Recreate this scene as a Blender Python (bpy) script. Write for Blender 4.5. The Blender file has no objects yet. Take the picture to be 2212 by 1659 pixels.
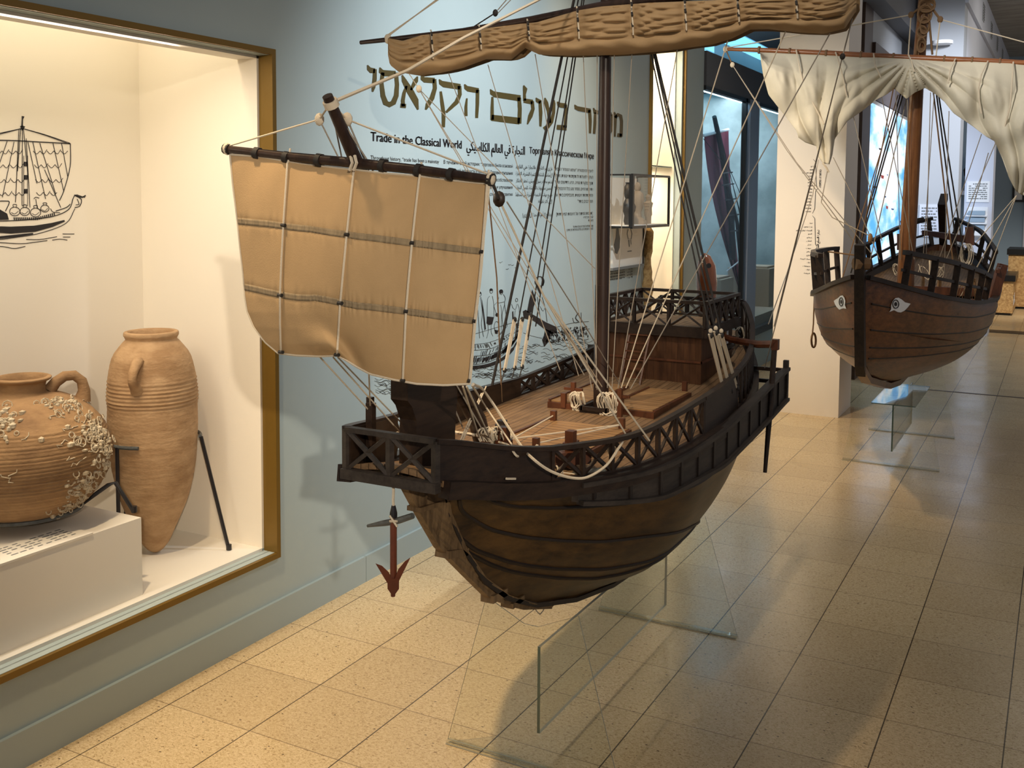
import bpy, math, random
from mathutils import Vector, Matrix, Euler
from math import sin, cos, pi, radians, sqrt
C = bpy.context.scene.collection
SC = bpy.context.scene
# ---------------------------------------------------------------- camera
T = 0.30                                   # one floor tile is 30 cm
FPX, CXP, CYP = 2217.643, 1106.0, 585.1236
RX, RY, RZ = 1.4991, -0.0062, 0.4932
CAM = Vector((3.2842, -9.7591, 4.8105)) * T
RM = Matrix.Rotation(RZ, 3, 'Z') @ Matrix.Rotation(RY, 3, 'Y') @ Matrix.Rotation(RX, 3, 'X')
cd = bpy.data.cameras.new('camera'); cam = bpy.data.objects.new('camera', cd); C.objects.link(cam)
cd.sensor_fit = 'HORIZONTAL'; cd.sensor_width = 36.0; cd.lens = 36.0 * FPX / 2212
cd.shift_y = -(829.5 - CYP) / 2212; cd.clip_start = 0.05; cd.clip_end = 200
cam.matrix_world = Matrix.Translation(CAM) @ RM.to_4x4()
SC.camera = cam
SC.view_settings.view_transform = 'Standard'; SC.view_settings.look = 'None'
SC.view_settings.gamma = 1.0; SC.view_settings.exposure = 0.6; SC.view_settings.use_curve_mapping = False
SC.cycles.max_bounces = 8; SC.cycles.transparent_max_bounces = 24
SC.cycles.use_denoising = True; SC.cycles.sample_clamp_indirect = 4.0
SC.cycles.caustics_reflective = False; SC.cycles.caustics_refractive = False
# ---------------------------------------------------------------- world and main lights
W = bpy.data.worlds.new('world'); SC.world = W; W.use_nodes = True
W.node_tree.nodes['Background'].inputs[0].default_value = (0.95, 0.95, 1.0, 1)
W.node_tree.nodes['Background'].inputs[1].default_value = 0.14

def spot(loc, tgt, power, col, size=60, blend=0.6, radius=0.04):
    l = bpy.data.lights.new('spot_lamp', 'SPOT'); l.energy = power; l.color = col
    l.spot_size = radians(size); l.spot_blend = blend; l.shadow_soft_size = radius
    o = bpy.data.objects.new('spot_lamp', l); C.objects.link(o); o.location = loc
    o.rotation_euler = (Vector(tgt) - Vector(loc)).to_track_quat('-Z', 'Y').to_euler()
    return o

def area(loc, tgt, power, col, sx, sy=None, rot=None):
    l = bpy.data.lights.new('area_lamp', 'AREA'); l.energy = power; l.color = col
    l.shape = 'RECTANGLE'; l.size = sx; l.size_y = sy or sx
    o = bpy.data.objects.new('area_lamp', l); C.objects.link(o); o.location = loc
    o.rotation_euler = rot if rot else (Vector(tgt) - Vector(loc)).to_track_quat('-Z', 'Y').to_euler()
    return o
WARM = (1.0, 0.72, 0.42); NEUT = (1.0, 0.88, 0.72); COOL = (0.78, 0.90, 1.0)
spot((0.6, 0.4, 3.1), (-1.28, 1.05, 1.35), 235, (0.86, 0.94, 1.0), 72, 1.0, 0.03)      # cool track spot on the lettered wall
spot((-0.75, -1.75, 3.1), (-0.62, -0.62, 0.0), 185, (1.0, 0.75, 0.45), 50, 1.0, 0.05)     # warm spot on the floor by the case
spot((3.9, -5.8, 2.8), (-0.20, -1.2, 1.30), 620, (1.0, 0.88, 0.72), 20, 1.0, 0.05)     # from across the hall on the foresail
spot((0.5, -1.9, 3.1), (-0.15, -0.25, 1.6), 72, NEUT, 46, 0.9, 0.04)       # over the deck and main sail
spot((-0.9, 1.2, 3.1), (-0.55, 3.3, 0.2), 120, (1.0, 0.72, 0.42), 66, 0.9, 0.05)       # warm spot between the ships
spot((-1.0, 1.3, 2.6), (-0.45, 4.0, 1.45), 88, (1.0, 0.95, 0.87), 46, 0.9, 0.12)       # on the column
spot((0.0, 1.2, 3.1), (1.0, 3.1, 1.95), 105, (1.0, 0.94, 0.86), 50, 0.8, 0.03)       # on the far ship
area((2.3, 1.2, 3.2), (0.6, 1.6, 0), 5, NEUT, 2.0, 3.0)                  # general ceiling wash
area((1.3, 9.0, 3.6), (0.8, 9.4, 0), 42, (1.0, 0.92, 0.80), 2.2, 4.0)      # far hall daylight-white lamps
spot((1.3, 5.0, 3.3), (-0.05, 7.3, 2.1), 380, (0.86, 0.91, 1.0), 44, 0.8, 0.2)  # unseen spot added to brighten the grey pillar
spot((1.3, 9.2, 3.5), (0.5, 12.2, 0.4), 330, (1.0, 0.92, 0.80), 50, 0.8, 0.1)  # extra unseen spot, put in to lift the chipboard seats

# ---------------------------------------------------------------- helpers
def ray(x, y):
    return RM @ Vector(((x - CXP) / FPX, -(y - CYP) / FPX, -1.0))

def at(x, y, X=None, Y=None, Z=None):
    """point where the sight line through a measured spot of the photo meets a real plane of the room"""
    d = ray(x, y)
    t = (X - CAM.x) / d.x if X is not None else (Y - CAM.y) / d.y if Y is not None else (Z - CAM.z) / d.z
    return CAM + d * t

class MB:
    def __init__(s): s.v = []; s.f = []; s.m = []
    def add(s, vs, fs, mi=0):
        n = len(s.v); s.v += [tuple(v) for v in vs]
        s.f += [tuple(n + i for i in f) for f in fs]; s.m += [mi] * len(fs); return s
    def box(s, x0, x1, y0, y1, z0, z1, mi=0):
        vs = [(x, y, z) for x in (x0, x1) for y in (y0, y1) for z in (z0, z1)]
        return s.add(vs, [(0, 1, 3, 2), (4, 6, 7, 5), (0, 4, 5, 1), (2, 3, 7, 6), (0, 2, 6, 4), (1, 5, 7, 3)], mi)
    def bar(s, p, q, w, h=None, up=(0, 0, 1), mi=0, w2=None, h2=None):
        p = Vector(p); q = Vector(q); d = (q - p).normalized(); u = Vector(up)
        if abs(d.dot(u)) > 0.98: u = Vector((0, 1, 0))
        a = d.cross(u).normalized(); b = a.cross(d).normalized(); h = h or w; w2 = w2 or w; h2 = h2 or h
        vs = [p + a * sx * w / 2 + b * sz * h / 2 for sx, sz in ((-1, -1), (1, -1), (1, 1), (-1, 1))]
        vs += [q + a * sx * w2 / 2 + b * sz * h2 / 2 for sx, sz in ((-1, -1), (1, -1), (1, 1), (-1, 1))]
        return s.add(vs, [(3, 2, 1, 0), (4, 5, 6, 7), (0, 1, 5, 4), (1, 2, 6, 5), (2, 3, 7, 6), (3, 0, 4, 7)], mi)
    def path(s, pts, w, h=None, up=(0, 0, 1), closed=False, mi=0):
        """swept rectangle along a polyline, one continuous skin"""
        pts = [Vector(p) for p in pts]; h = h or w; n = len(pts); vs = []
        for i, p in enumerate(pts):
            a0 = pts[i - 1] if (i or closed) else p; a1 = pts[(i + 1) % n] if (i < n - 1 or closed) else p
            d = (a1 - a0).normalized(); u = Vector(up)
            a = d.cross(u).normalized(); b = a.cross(d).normalized()
            ww = w[i] if isinstance(w, (list, tuple)) else w; hh = h[i] if isinstance(h, (list, tuple)) else h
            vs += [p + a * sx * ww / 2 + b * sz * hh / 2 for sx, sz in ((-1, -1), (1, -1), (1, 1), (-1, 1))]
        fs = []
        for i in range(n if closed else n - 1):
            j = (i + 1) % n
            fs += [(4 * i + k, 4 * i + (k + 1) % 4, 4 * j + (k + 1) % 4, 4 * j + k) for k in range(4)]
        if not closed: fs += [(3, 2, 1, 0), tuple(4 * (n - 1) + k for k in range(4))]
        return s.add(vs, fs, mi)
    def tube(s, pts, r, n=6, closed=False, mi=0, flat=None):
        pts = [Vector(p) for p in pts]; m = len(pts); vs = []; prev = None
        for i, p in enumerate(pts):
            a0 = pts[i - 1] if (i or closed) else p; a1 = pts[(i + 1) % m] if (i < m - 1 or closed) else p
            d = (a1 - a0)
            d = d.normalized() if d.length > 1e-9 else Vector((0, 0, 1))
            if prev is None:
                u = Vector((0, 0, 1)) if abs(d.z) < 0.9 else Vector((0, 1, 0))
                prev = d.cross(u).normalized()
            a = (prev - d * prev.dot(d)).normalized(); b = d.cross(a); prev = a
            rr = r[i] if isinstance(r, (list, tuple)) else r
            vs += [p + a * rr * cos(2 * pi * k / n) + b * rr * sin(2 * pi * k / n) for k in range(n)]
        fs = []
        for i in range(m if closed else m - 1):
            j = (i + 1) % m
            fs += [(n * i + k, n * i + (k + 1) % n, n * j + (k + 1) % n, n * j + k) for k in range(n)]
        if not closed: fs += [tuple(range(n))[::-1], tuple(n * (m - 1) + k for k in range(n))]
        return s.add(vs, fs, mi)
    def lathe(s, prof, c=(0, 0, 0), n=48, axis=None, fn=None, mi=0):
        vs = []; c = Vector(c)
        for j, (r, z) in enumerate(prof):
            for k in range(n):
                a = 2 * pi * k / n; rr = r * (fn(a, z) if fn else 1)
                v = Vector((rr * cos(a), rr * sin(a), z))
                vs.append(c + (axis @ v if axis else v))
        fs = [(n * j + k, n * j + (k + 1) % n, n * (j + 1) + (k + 1) % n, n * (j + 1) + k) for j in range(len(prof) - 1) for k in range(n)]
        if prof[0][0] > 1e-4: fs.append(tuple(range(n))[::-1])
        if prof[-1][0] > 1e-4: fs.append(tuple(n * (len(prof) - 1) + k for k in range(n)))
        return s.add(vs, fs, mi)
    def ball(s, c, r, n=10, sc=(1, 1, 1), mi=0):
        c = Vector(c); vs = []; m = n // 2
        for j in range(m + 1):
            t = pi * j / m
            for k in range(n):
                a = 2 * pi * k / n
                vs.append((c.x + r * sc[0] * sin(t) * cos(a), c.y + r * sc[1] * sin(t) * sin(a), c.z + r * sc[2] * cos(t)))
        return s.add(vs, [(n * j + k, n * (j + 1) + k, n * (j + 1) + (k + 1) % n, n * j + (k + 1) % n) for j in range(m) for k in range(n)], mi)
    def grid(s, P, thick=0.0, nrm=None, mi=0):
        """sheet of points P[i][j]; with thick it becomes a closed thin slab"""
        a = len(P); b = len(P[0]); vs = [p for row in P for p in row]
        fs = [(i * b + j, i * b + j + 1, (i + 1) * b + j + 1, (i + 1) * b + j) for i in range(a - 1) for j in range(b - 1)]
        if thick:
            N = a * b; nv = Vector(nrm or (0, 1, 0)) * thick
            vs += [Vector(p) + nv for row in P for p in row]
            fs += [(N + i * b + j, N + (i + 1) * b + j, N + (i + 1) * b + j + 1, N + i * b + j + 1) for i in range(a - 1) for j in range(b - 1)]
            rim = [j for j in range(b)] + [i * b + b - 1 for i in range(1, a)] + [(a - 1) * b + j for j in range(b - 2, -1, -1)] + [i * b for i in range(a - 2, 0, -1)]
            fs += [(rim[(k + 1) % len(rim)], rim[k], N + rim[k], N + rim[(k + 1) % len(rim)]) for k in range(len(rim))]
        return s.add(vs, fs, mi)
    def prism(s, poly, mp, t0, t1, mi=0):
        """poly: 2-D outline; mp(a,b,t) maps it into the room"""
        n = len(poly)
        return s.add([mp(a, b, t0) for a, b in poly] + [mp(a, b, t1) for a, b in poly],
                     [tuple(range(n))[::-1], tuple(range(n, 2 * n))] + [(i, (i + 1) % n, n + (i + 1) % n, n + i) for i in range(n)], mi)
    def obj(s, name, mat, parent=None, smooth=False, raw=False, label=None):
        me = bpy.data.meshes.new(name)
        if raw: o0 = Vector((0, 0, 0))
        else:
            xs = [v[0] for v in s.v]; ys = [v[1] for v in s.v]; zs = [v[2] for v in s.v]
            o0 = Vector(((min(xs) + max(xs)) / 2, (min(ys) + max(ys)) / 2, min(zs)))
        me.from_pydata([tuple(Vector(v) - o0) for v in s.v], [], s.f)
        for m in (mat if isinstance(mat, (list, tuple)) else [mat]): me.materials.append(m)
        for p, mi in zip(me.polygons, s.m): p.material_index = mi
        if smooth:
            for p in me.polygons: p.use_smooth = True
            if smooth != 'all':
                try: me.set_sharp_from_angle(angle=radians(40))
                except Exception: pass
        me.validate(); me.update()
        o = bpy.data.objects.new(name, me); C.objects.link(o); o.location = o0
        if parent is not None: attach(o, parent)
        if label: o['label'] = label
        return o

def attach(o, p):
    o.parent = p
    m = Matrix.Translation(p.location); q = p.parent
    m = Matrix.Translation(wl(p))
    o.matrix_parent_inverse = m.inverted()

def wl(p):
    """world position of an unrotated object"""
    v = Vector(p.location)
    if p.parent is not None: v = v
    return v

def thing(name, label, cat, loc=(0, 0, 0), group=None):
    o = bpy.data.objects.new(name, None); C.objects.link(o); o.location = loc; o.empty_display_size = 0.05
    o['label'] = label; o['category'] = cat
    if group: o['group'] = group
    return o

def tag(o, label, cat, group=None):
    o['label'] = label; o['category'] = cat
    if group: o['group'] = group
    return o

def struct(o): o['kind'] = 'structure'; return o

# ---------------------------------------------------------------- materials
def nmat(name):
    m = bpy.data.materials.new(name); m.use_nodes = True; nt = m.node_tree
    return m, nt, nt.nodes['Principled BSDF']

def L(nt, a, b): nt.links.new(a, b)

def pos(nt, scale=(1, 1, 1)):
    g = nt.nodes.new('ShaderNodeNewGeometry'); mp = nt.nodes.new('ShaderNodeMapping')
    mp.inputs['Scale'].default_value = scale; L(nt, g.outputs['Position'], mp.inputs['Vector'])
    return mp.outputs[0]

def ramp(nt, fac, stops):
    r = nt.nodes.new('ShaderNodeValToRGB'); e = r.color_ramp.elements
    while len(e) < len(stops): e.new(0.5)
    for i, (p, c) in enumerate(stops):
        e[i].position = p; e[i].color = (*c, 1) if len(c) == 3 else c
    L(nt, fac, r.inputs[0]); return r.outputs[0]

def plain(name, col, rough=0.6, metal=0.0, var=0.0, vscale=(6, 6, 6), bump=0.0, bscale=(80, 80, 80), spec=0.5, vcol=None, coat=0.0):
    m, nt, b = nmat(name)
    b.inputs['Base Color'].default_value = (*col, 1); b.inputs['Roughness'].default_value = rough
    b.inputs['Metallic'].default_value = metal; b.inputs['Specular IOR Level'].default_value = spec
    if coat: b.inputs['Coat Weight'].default_value = coat
    if var or vcol:
        n = nt.nodes.new('ShaderNodeTexNoise'); n.inputs['Scale'].default_value = 1; n.inputs['Detail'].default_value = 6
        n.inputs['Roughness'].default_value = 0.65
        L(nt, pos(nt, vscale), n.inputs['Vector'])
        c2 = vcol or tuple(c * (1 - var) for c in col)
        L(nt, ramp(nt, n.outputs[0], [(0.36, c2), (0.62, col)]), b.inputs['Base Color'])
    if bump:
        n2 = nt.nodes.new('ShaderNodeTexNoise'); n2.inputs['Scale'].default_value = 1; n2.inputs['Detail'].default_value = 5
        L(nt, pos(nt, bscale), n2.inputs['Vector'])
        bp = nt.nodes.new('ShaderNodeBump'); bp.inputs['Strength'].default_value = bump; bp.inputs['Distance'].default_value = 0.004
        L(nt, n2.outputs[0], bp.inputs['Height']); L(nt, bp.outputs[0], b.inputs['Normal'])
    return m

def mth(nt, op, a, b=None, c=None):
    n = nt.nodes.new('ShaderNodeMath'); n.operation = op
    for i, v in enumerate((a, b, c)):
        if v is None: continue
        if isinstance(v, (int, float)): n.inputs[i].default_value = v
        else: L(nt, v, n.inputs[i])
    return n.outputs[0]

def mixc(nt, f, a, b):
    n = nt.nodes.new('ShaderNodeMix'); n.data_type = 'RGBA'
    if isinstance(f, (int, float)): n.inputs[0].default_value = f
    else: L(nt, f, n.inputs[0])
    for k, v in ((6, a), (7, b)):
        if isinstance(v, tuple): n.inputs[k].default_value = (*v, 1)
        else: L(nt, v, n.inputs[k])
    return n.outputs[2]

def wood(name, dark, light, rough=0.55, plank=0.0, axis='Y', seam=0.05, grain=1.0, spec=0.35):
    """long grain along one axis, plank seams every plank metres across it"""
    m, nt, b = nmat(name)
    sc = {'Y': (60, 5, 60), 'X': (5, 60, 60), 'Z': (60, 60, 5)}[axis]
    n = nt.nodes.new('ShaderNodeTexNoise'); n.inputs['Scale'].default_value = grain; n.inputs['Detail'].default_value = 8
    n.inputs['Roughness'].default_value = 0.7
    L(nt, pos(nt, sc), n.inputs['Vector'])
    n2 = nt.nodes.new('ShaderNodeTexNoise'); n2.inputs['Scale'].default_value = 7; n2.inputs['Detail'].default_value = 4
    L(nt, pos(nt), n2.inputs['Vector'])
    f = mth(nt, 'ADD', mth(nt, 'MULTIPLY', n.outputs[0], 0.65), mth(nt, 'MULTIPLY', n2.outputs[0], 0.35))
    col = ramp(nt, f, [(0.36, dark), (0.62, light)])
    h = f
    if plank:
        g = nt.nodes.new('ShaderNodeNewGeometry'); sp = nt.nodes.new('ShaderNodeSeparateXYZ'); L(nt, g.outputs['Position'], sp.inputs[0])
        ax = {'Y': 0, 'X': 1, 'Z': 0}[axis]
        fr = mth(nt, 'FRACT', mth(nt, 'MULTIPLY', sp.outputs[ax], 1.0 / plank))
        ln = mth(nt, 'LESS_THAN', fr, seam)
        col = mixc(nt, mth(nt, 'MULTIPLY', ln, 0.8), col, tuple(c * 0.3 for c in dark))
        h = mth(nt, 'SUBTRACT', f, ln)
    L(nt, col, b.inputs['Base Color']); b.inputs['Roughness'].default_value = rough; b.inputs['Specular IOR Level'].default_value = spec
    bp = nt.nodes.new('ShaderNodeBump'); bp.inputs['Strength'].default_value = 0.35; bp.inputs['Distance'].default_value = 0.002
    L(nt, h, bp.inputs['Height']); L(nt, bp.outputs[0], b.inputs['Normal'])
    return m

def emit(name, col, s):
    m, nt, b = nmat(name)
    b.inputs['Base Color'].default_value = (0, 0, 0, 1); b.inputs['Emission Color'].default_value = (*col, 1)
    b.inputs['Emission Strength'].default_value = s; return m

def glass(name, tint=(0.97, 0.99, 0.98), refl=1.0, rough=0.0):
    m, nt, b = nmat(name); nt.nodes.remove(b); out = nt.nodes['Material Output']
    tr = nt.nodes.new('ShaderNodeBsdfTransparent'); tr.inputs[0].default_value = (*tint, 1)
    gl = nt.nodes.new('ShaderNodeBsdfGlossy'); gl.inputs['Roughness'].default_value = rough
    g = nt.nodes.new('ShaderNodeNewGeometry'); dt = nt.nodes.new('ShaderNodeVectorMath'); dt.operation = 'DOT_PRODUCT'
    L(nt, g.outputs['Normal'], dt.inputs[0]); L(nt, g.outputs['Incoming'], dt.inputs[1])
    fr = mth(nt, 'ADD', mth(nt, 'MULTIPLY', mth(nt, 'POWER', mth(nt, 'SUBTRACT', 1.0, mth(nt, 'ABSOLUTE', dt.outputs['Value'])), 5.0), 0.96), 0.04)
    mx = nt.nodes.new('ShaderNodeMixShader')
    L(nt, mth(nt, 'MULTIPLY', fr, refl), mx.inputs[0]); L(nt, tr.outputs[0], mx.inputs[1]); L(nt, gl.outputs[0], mx.inputs[2])
    L(nt, mx.outputs[0], out.inputs[0]); return m

def floor_mat():
    m, nt, b = nmat('terrazzo tiles')
    g = nt.nodes.new('ShaderNodeNewGeometry'); sp = nt.nodes.new('ShaderNodeSeparateXYZ'); L(nt, g.outputs['Position'], sp.inputs[0])
    def line(o, w):
        fr = mth(nt, 'FRACT', mth(nt, 'MULTIPLY', o, 1.0 / T))
        d = mth(nt, 'ABSOLUTE', mth(nt, 'SUBTRACT', fr, 0.5))
        return mth(nt, 'GREATER_THAN', d, 0.5 - w)
    lx = line(sp.outputs[0], 0.006); ly = line(sp.outputs[1], 0.005)
    fl = nt.nodes.new('ShaderNodeTexNoise'); fl.inputs['Scale'].default_value = 1; fl.inputs['Detail'].default_value = 4; fl.inputs['Roughness'].default_value = 0.55; fl.inputs['Distortion'].default_value = 1.2
    L(nt, pos(nt, (130, 190, 1)), fl.inputs['Vector'])
    base = ramp(nt, fl.outputs[0], [(0.28, (0.20, 0.11, 0.045)), (0.37, (0.46, 0.33, 0.17)), (0.46, (0.60, 0.45, 0.25)), (0.66, (0.74, 0.58, 0.36))])
    vo = nt.nodes.new('ShaderNodeTexVoronoi'); vo.inputs['Scale'].default_value = 1
    L(nt, pos(nt, (38, 60, 1)), vo.inputs['Vector'])
    wn = nt.nodes.new('ShaderNodeTexWhiteNoise'); L(nt, vo.outputs['Color'], wn.inputs['Vector'])
    dot = mth(nt, 'MULTIPLY', mth(nt, 'LESS_THAN', vo.outputs['Distance'], 0.14), mth(nt, 'GREATER_THAN', wn.outputs[0], 0.80))
    c = mixc(nt, mth(nt, 'MULTIPLY', dot, 0.85), base, (0.06, 0.035, 0.02))
    # each tile a little different
    fx = mth(nt, 'FLOOR', mth(nt, 'MULTIPLY', sp.outputs[0], 1 / T)); fy = mth(nt, 'FLOOR', mth(nt, 'MULTIPLY', sp.outputs[1], 1 / T))
    cb = nt.nodes.new('ShaderNodeCombineXYZ'); L(nt, fx, cb.inputs[0]); L(nt, fy, cb.inputs[1])
    w2 = nt.nodes.new('ShaderNodeTexWhiteNoise'); L(nt, cb.outputs[0], w2.inputs['Vector'])
    c = mixc(nt, mth(nt, 'MULTIPLY', w2.outputs[0], 0.22), c, (0.30, 0.21, 0.12))
    c = mixc(nt, mth(nt, 'MULTIPLY', ly, 0.65), c, (0.10, 0.055, 0.025))
    c = mixc(nt, mth(nt, 'MULTIPLY', lx, 0.9), c, (0.03, 0.018, 0.01))
    L(nt, c, b.inputs['Base Color'])
    n = nt.nodes.new('ShaderNodeTexNoise'); n.inputs['Scale'].default_value = 2.5; L(nt, pos(nt), n.inputs['Vector'])
    L(nt, ramp(nt, n.outputs[0], [(0.3, (0.16,) * 3), (0.7, (0.30,) * 3)]), b.inputs['Roughness'])
    b.inputs['Specular IOR Level'].default_value = 0.42
    return m

M = dict(
    floor=floor_mat(),
    wall=plain('grey blue wall paint', (0.38, 0.45, 0.45), 0.75, bump=0.06, bscale=(60, 60, 60), var=0.04, vscale=(1.5, 1.5, 1.5)),
    skirt=plain('painted skirting', (0.34, 0.41, 0.42), 0.5),
    cream=plain('cream case lining', (0.85, 0.78, 0.66), 0.8, bump=0.03),
    white=plain('white painted board', (0.80, 0.76, 0.68), 0.6),
    col=plain('cream column plaster', (0.84, 0.78, 0.70), 0.8, bump=0.08, bscale=(50, 50, 50)),
    grey=plain('grey plaster', (0.42, 0.44, 0.47), 0.8), dgrey=plain('dark slate board', (0.10, 0.10, 0.11), 0.6),
    lav=plain('pale lavender plaster', (0.62, 0.65, 0.74), 0.8), navy=plain('blue grey paint', (0.30, 0.40, 0.50), 0.75),
    gold=plain('brass frame', (0.20, 0.115, 0.018), 0.42, metal=0.35),
    brown=plain('dark brown post', (0.05, 0.022, 0.012), 0.5),
    goldink=plain('gold vinyl lettering', (0.062, 0.043, 0.008), 0.5), ink=plain('black vinyl', (0.012, 0.010, 0.012), 0.5),
    gink=plain('grey vinyl', (0.16, 0.17, 0.17), 0.6),
    hull=wood('weathered brown hull planks', (0.012, 0.005, 0.0016), (0.088, 0.043, 0.011), 0.38, axis='Y', grain=0.7, spec=0.5),
    hull2=wood('red brown hull planks', (0.055, 0.020, 0.007), (0.20, 0.075, 0.024), 0.34, axis='Y', spec=0.5),
    keelw=wood('pale stem wood', (0.06, 0.035, 0.016), (0.22, 0.14, 0.07), 0.6, axis='Z'),
    wale=plain('black brown wale', (0.018, 0.010, 0.006), 0.5, var=0.4, vscale=(30, 5, 30)),
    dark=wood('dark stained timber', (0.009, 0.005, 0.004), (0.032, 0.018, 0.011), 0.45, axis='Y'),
    dark2=wood('grey stained timber', (0.018, 0.014, 0.012), (0.052, 0.040, 0.032), 0.55, axis='Y'),
    deck=wood('deck planks', (0.12, 0.066, 0.030), (0.27, 0.165, 0.085), 0.6, plank=0.019, axis='Y', seam=0.11),
    hatch=wood('hatch boards', (0.19, 0.095, 0.034), (0.40, 0.23, 0.10), 0.5, plank=0.026, axis='X', seam=0.11),
    house=wood('red brown cabin boards', (0.035, 0.013, 0.006), (0.10, 0.042, 0.017), 0.42, plank=0.02, axis='Z', seam=0.04),
    redw=plain('red brown timber', (0.11, 0.035, 0.014), 0.4, var=0.5, vscale=(30, 30, 8)),
    mast1=wood('black brown mast', (0.016, 0.009, 0.007), (0.045, 0.025, 0.018), 0.32, axis='Z'),
    mast2=wood('amber mast', (0.10, 0.035, 0.010), (0.24, 0.10, 0.032), 0.35, axis='Z'),
    yard2=wood('light amber yard', (0.16, 0.055, 0.02), (0.34, 0.13, 0.05), 0.3, axis='X'),
    canvas=plain('tan canvas', (0.36, 0.235, 0.115), 0.85, bump=0.12, bscale=(300, 300, 300), var=0.14, vscale=(6, 6, 10)),
    canvas1=plain('golden tan canvas', (0.46, 0.30, 0.145), 0.85, bump=0.12, bscale=(400, 400, 400), var=0.12, vscale=(5, 5, 5)),
    canvas2=plain('off white canvas', (0.60, 0.55, 0.43), 0.85, bump=0.12, bscale=(200, 200, 200), var=0.10),
    seam=plain('grey seam tape', (0.29, 0.215, 0.125), 0.9, var=0.3, vscale=(150, 20, 20)),
    rope=plain('natural rope', (0.62, 0.53, 0.40), 0.9, bump=0.4, bscale=(600, 600, 600)),
    thin=plain('grey cord', (0.30, 0.26, 0.21), 0.9), tarred=plain('tarred rope', (0.015, 0.012, 0.010), 0.7),
    brope=plain('brown rope', (0.20, 0.115, 0.055), 0.9, bump=0.4, bscale=(500, 500, 500)),
    iron=plain('black iron', (0.012, 0.010, 0.012), 0.4), rust=plain('rust red paint', (0.14, 0.035, 0.015), 0.45, var=0.3, vscale=(20, 20, 20)),
    lead=plain('grey lead', (0.10, 0.105, 0.10), 0.55, var=0.4, vscale=(40, 40, 40)),
    clay=plain('tan clay', (0.47, 0.30, 0.155), 0.85, vcol=(0.32, 0.185, 0.085), vscale=(9, 9, 16), bump=0.5, bscale=(70, 70, 140)),
    clay2=plain('brown clay', (0.34, 0.20, 0.09), 0.85, vcol=(0.21, 0.115, 0.05), vscale=(8, 8, 14), bump=0.5, bscale=(70, 70, 140)),
    crust=plain('pale shell crust', (0.60, 0.52, 0.38), 0.9, vcol=(0.40, 0.30, 0.18), vscale=(60, 60, 60), bump=0.8, bscale=(150, 150, 150)),
    glass0=glass('museum glass', (0.99, 0.99, 0.99), 0.12), glass=glass('clear glass', (0.985, 0.99, 0.985), 0.5), acryl2=glass('thick acrylic', (0.90, 0.91, 0.88), 0.5), acryl=glass('clear acrylic', (0.975, 0.985, 0.97), 0.9),
    edge=plain('glass edge', (0.05, 0.12, 0.115), 0.2), edge2=plain('pale acrylic edge', (0.33, 0.33, 0.28), 0.3),
    black=plain('black frame', (0.01, 0.009, 0.009), 0.35), led=emit('warm strip light', (1.0, 0.80, 0.52), 6.0),
    alum=plain('blue grey aluminium', (0.34, 0.39, 0.47), 0.4, metal=0.3), maroon=plain('maroon cloth', (0.26, 0.055, 0.09), 0.9, var=0.3, vscale=(30, 30, 4)),
    mauve=plain('mauve grey fascia', (0.13, 0.11, 0.115), 0.7),
    osb=plain('chip board', (0.62, 0.40, 0.17), 0.7, vcol=(0.34, 0.18, 0.06), vscale=(38, 38, 38)),
    paper=plain('white paper', (0.85, 0.86, 0.88), 0.7), bronze=plain('dark bronze', (0.035, 0.03, 0.028), 0.5), figure=plain('grey figurine', (0.20, 0.17, 0.14), 0.7),
    varn=plain('varnished brown wood', (0.21, 0.058, 0.018), 0.16, var=0.45, vscale=(25, 25, 5), coat=0.6), stone=plain('rough tan stone', (0.50, 0.33, 0.14), 0.9, vcol=(0.28, 0.16, 0.06), vscale=(50, 50, 50), bump=1.0, bscale=(90, 90, 90)),
    sand=plain('sand coloured plinth', (0.42, 0.34, 0.24), 0.8), teal=plain('pale teal panel', (0.36, 0.45, 0.44), 0.7, vcol=(0.22, 0.29, 0.28), vscale=(3, 3, 3)),
    bag=plain('blue white base', (0.45, 0.52, 0.56), 0.4),
)
# ================================================================ the room
XW = -1.28
struct(MB().box(-3.2, 4.5, -4.2, 16, -0.06, 0).obj('floor', M['floor'], raw=True))
w = MB()
def wseg(y0, y1, z0, z1, m=w, x0=-1.40, x1=XW): m.box(x0, x1, y0, y1, z0, z1)
wseg(-4.2, -2.3, 0, 3.6); wseg(-2.3, -0.362, 0, 0.262); wseg(-2.3, -0.362, 1.893, 3.6); wseg(-0.362, 3.075, 0, 3.6)
wseg(3.075, 3.66, 0, 0.262); wseg(3.075, 3.66, 2.45, 3.6); wseg(3.66, 4.12, 0, 3.6)
wseg(4.12, 7.3, 0, 0.30); wseg(4.12, 7.3, 2.24, 2.47)
struct(w.obj('wall_left', M['wall'], raw=True))
struct(MB().box(-1.3, -1.262, 4.121, 7.3, 2.235, 2.475).obj('trim_1', M['dgrey'], raw=True))
sk = MB()
for a, b in ((-4.2, 0.126), (0.129, 1.75), (1.753, 4.12)): sk.box(XW, XW + 0.012, a, b, 0, 0.098)
struct(sk.obj('baseboard_left', M['skirt'], raw=True))
struct(MB().box(-0.725, -0.28, 4.0, 4.44, 0, 3.6).obj('wall_column', M['col'], raw=True))
struct(MB().box(-0.51, -0.445, 5.55, 5.92, 0, 3.6).obj('door_1', M['brown'], raw=True))
pm = MB().box(-0.60, -0.45, 5.92, 9.3, 0, 3.6)
struct(pm.obj('wall_passage', M['grey'], raw=True))
struct(MB().box(-0.449, -0.435, 5.92, 9.3, 2.27, 2.50).obj('trim_2', M['mauve'], raw=True)); struct(MB().box(-0.449, -0.42, 5.92, 9.3, 2.50, 2.72).obj('trim_5', M['brown'], raw=True))
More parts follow.
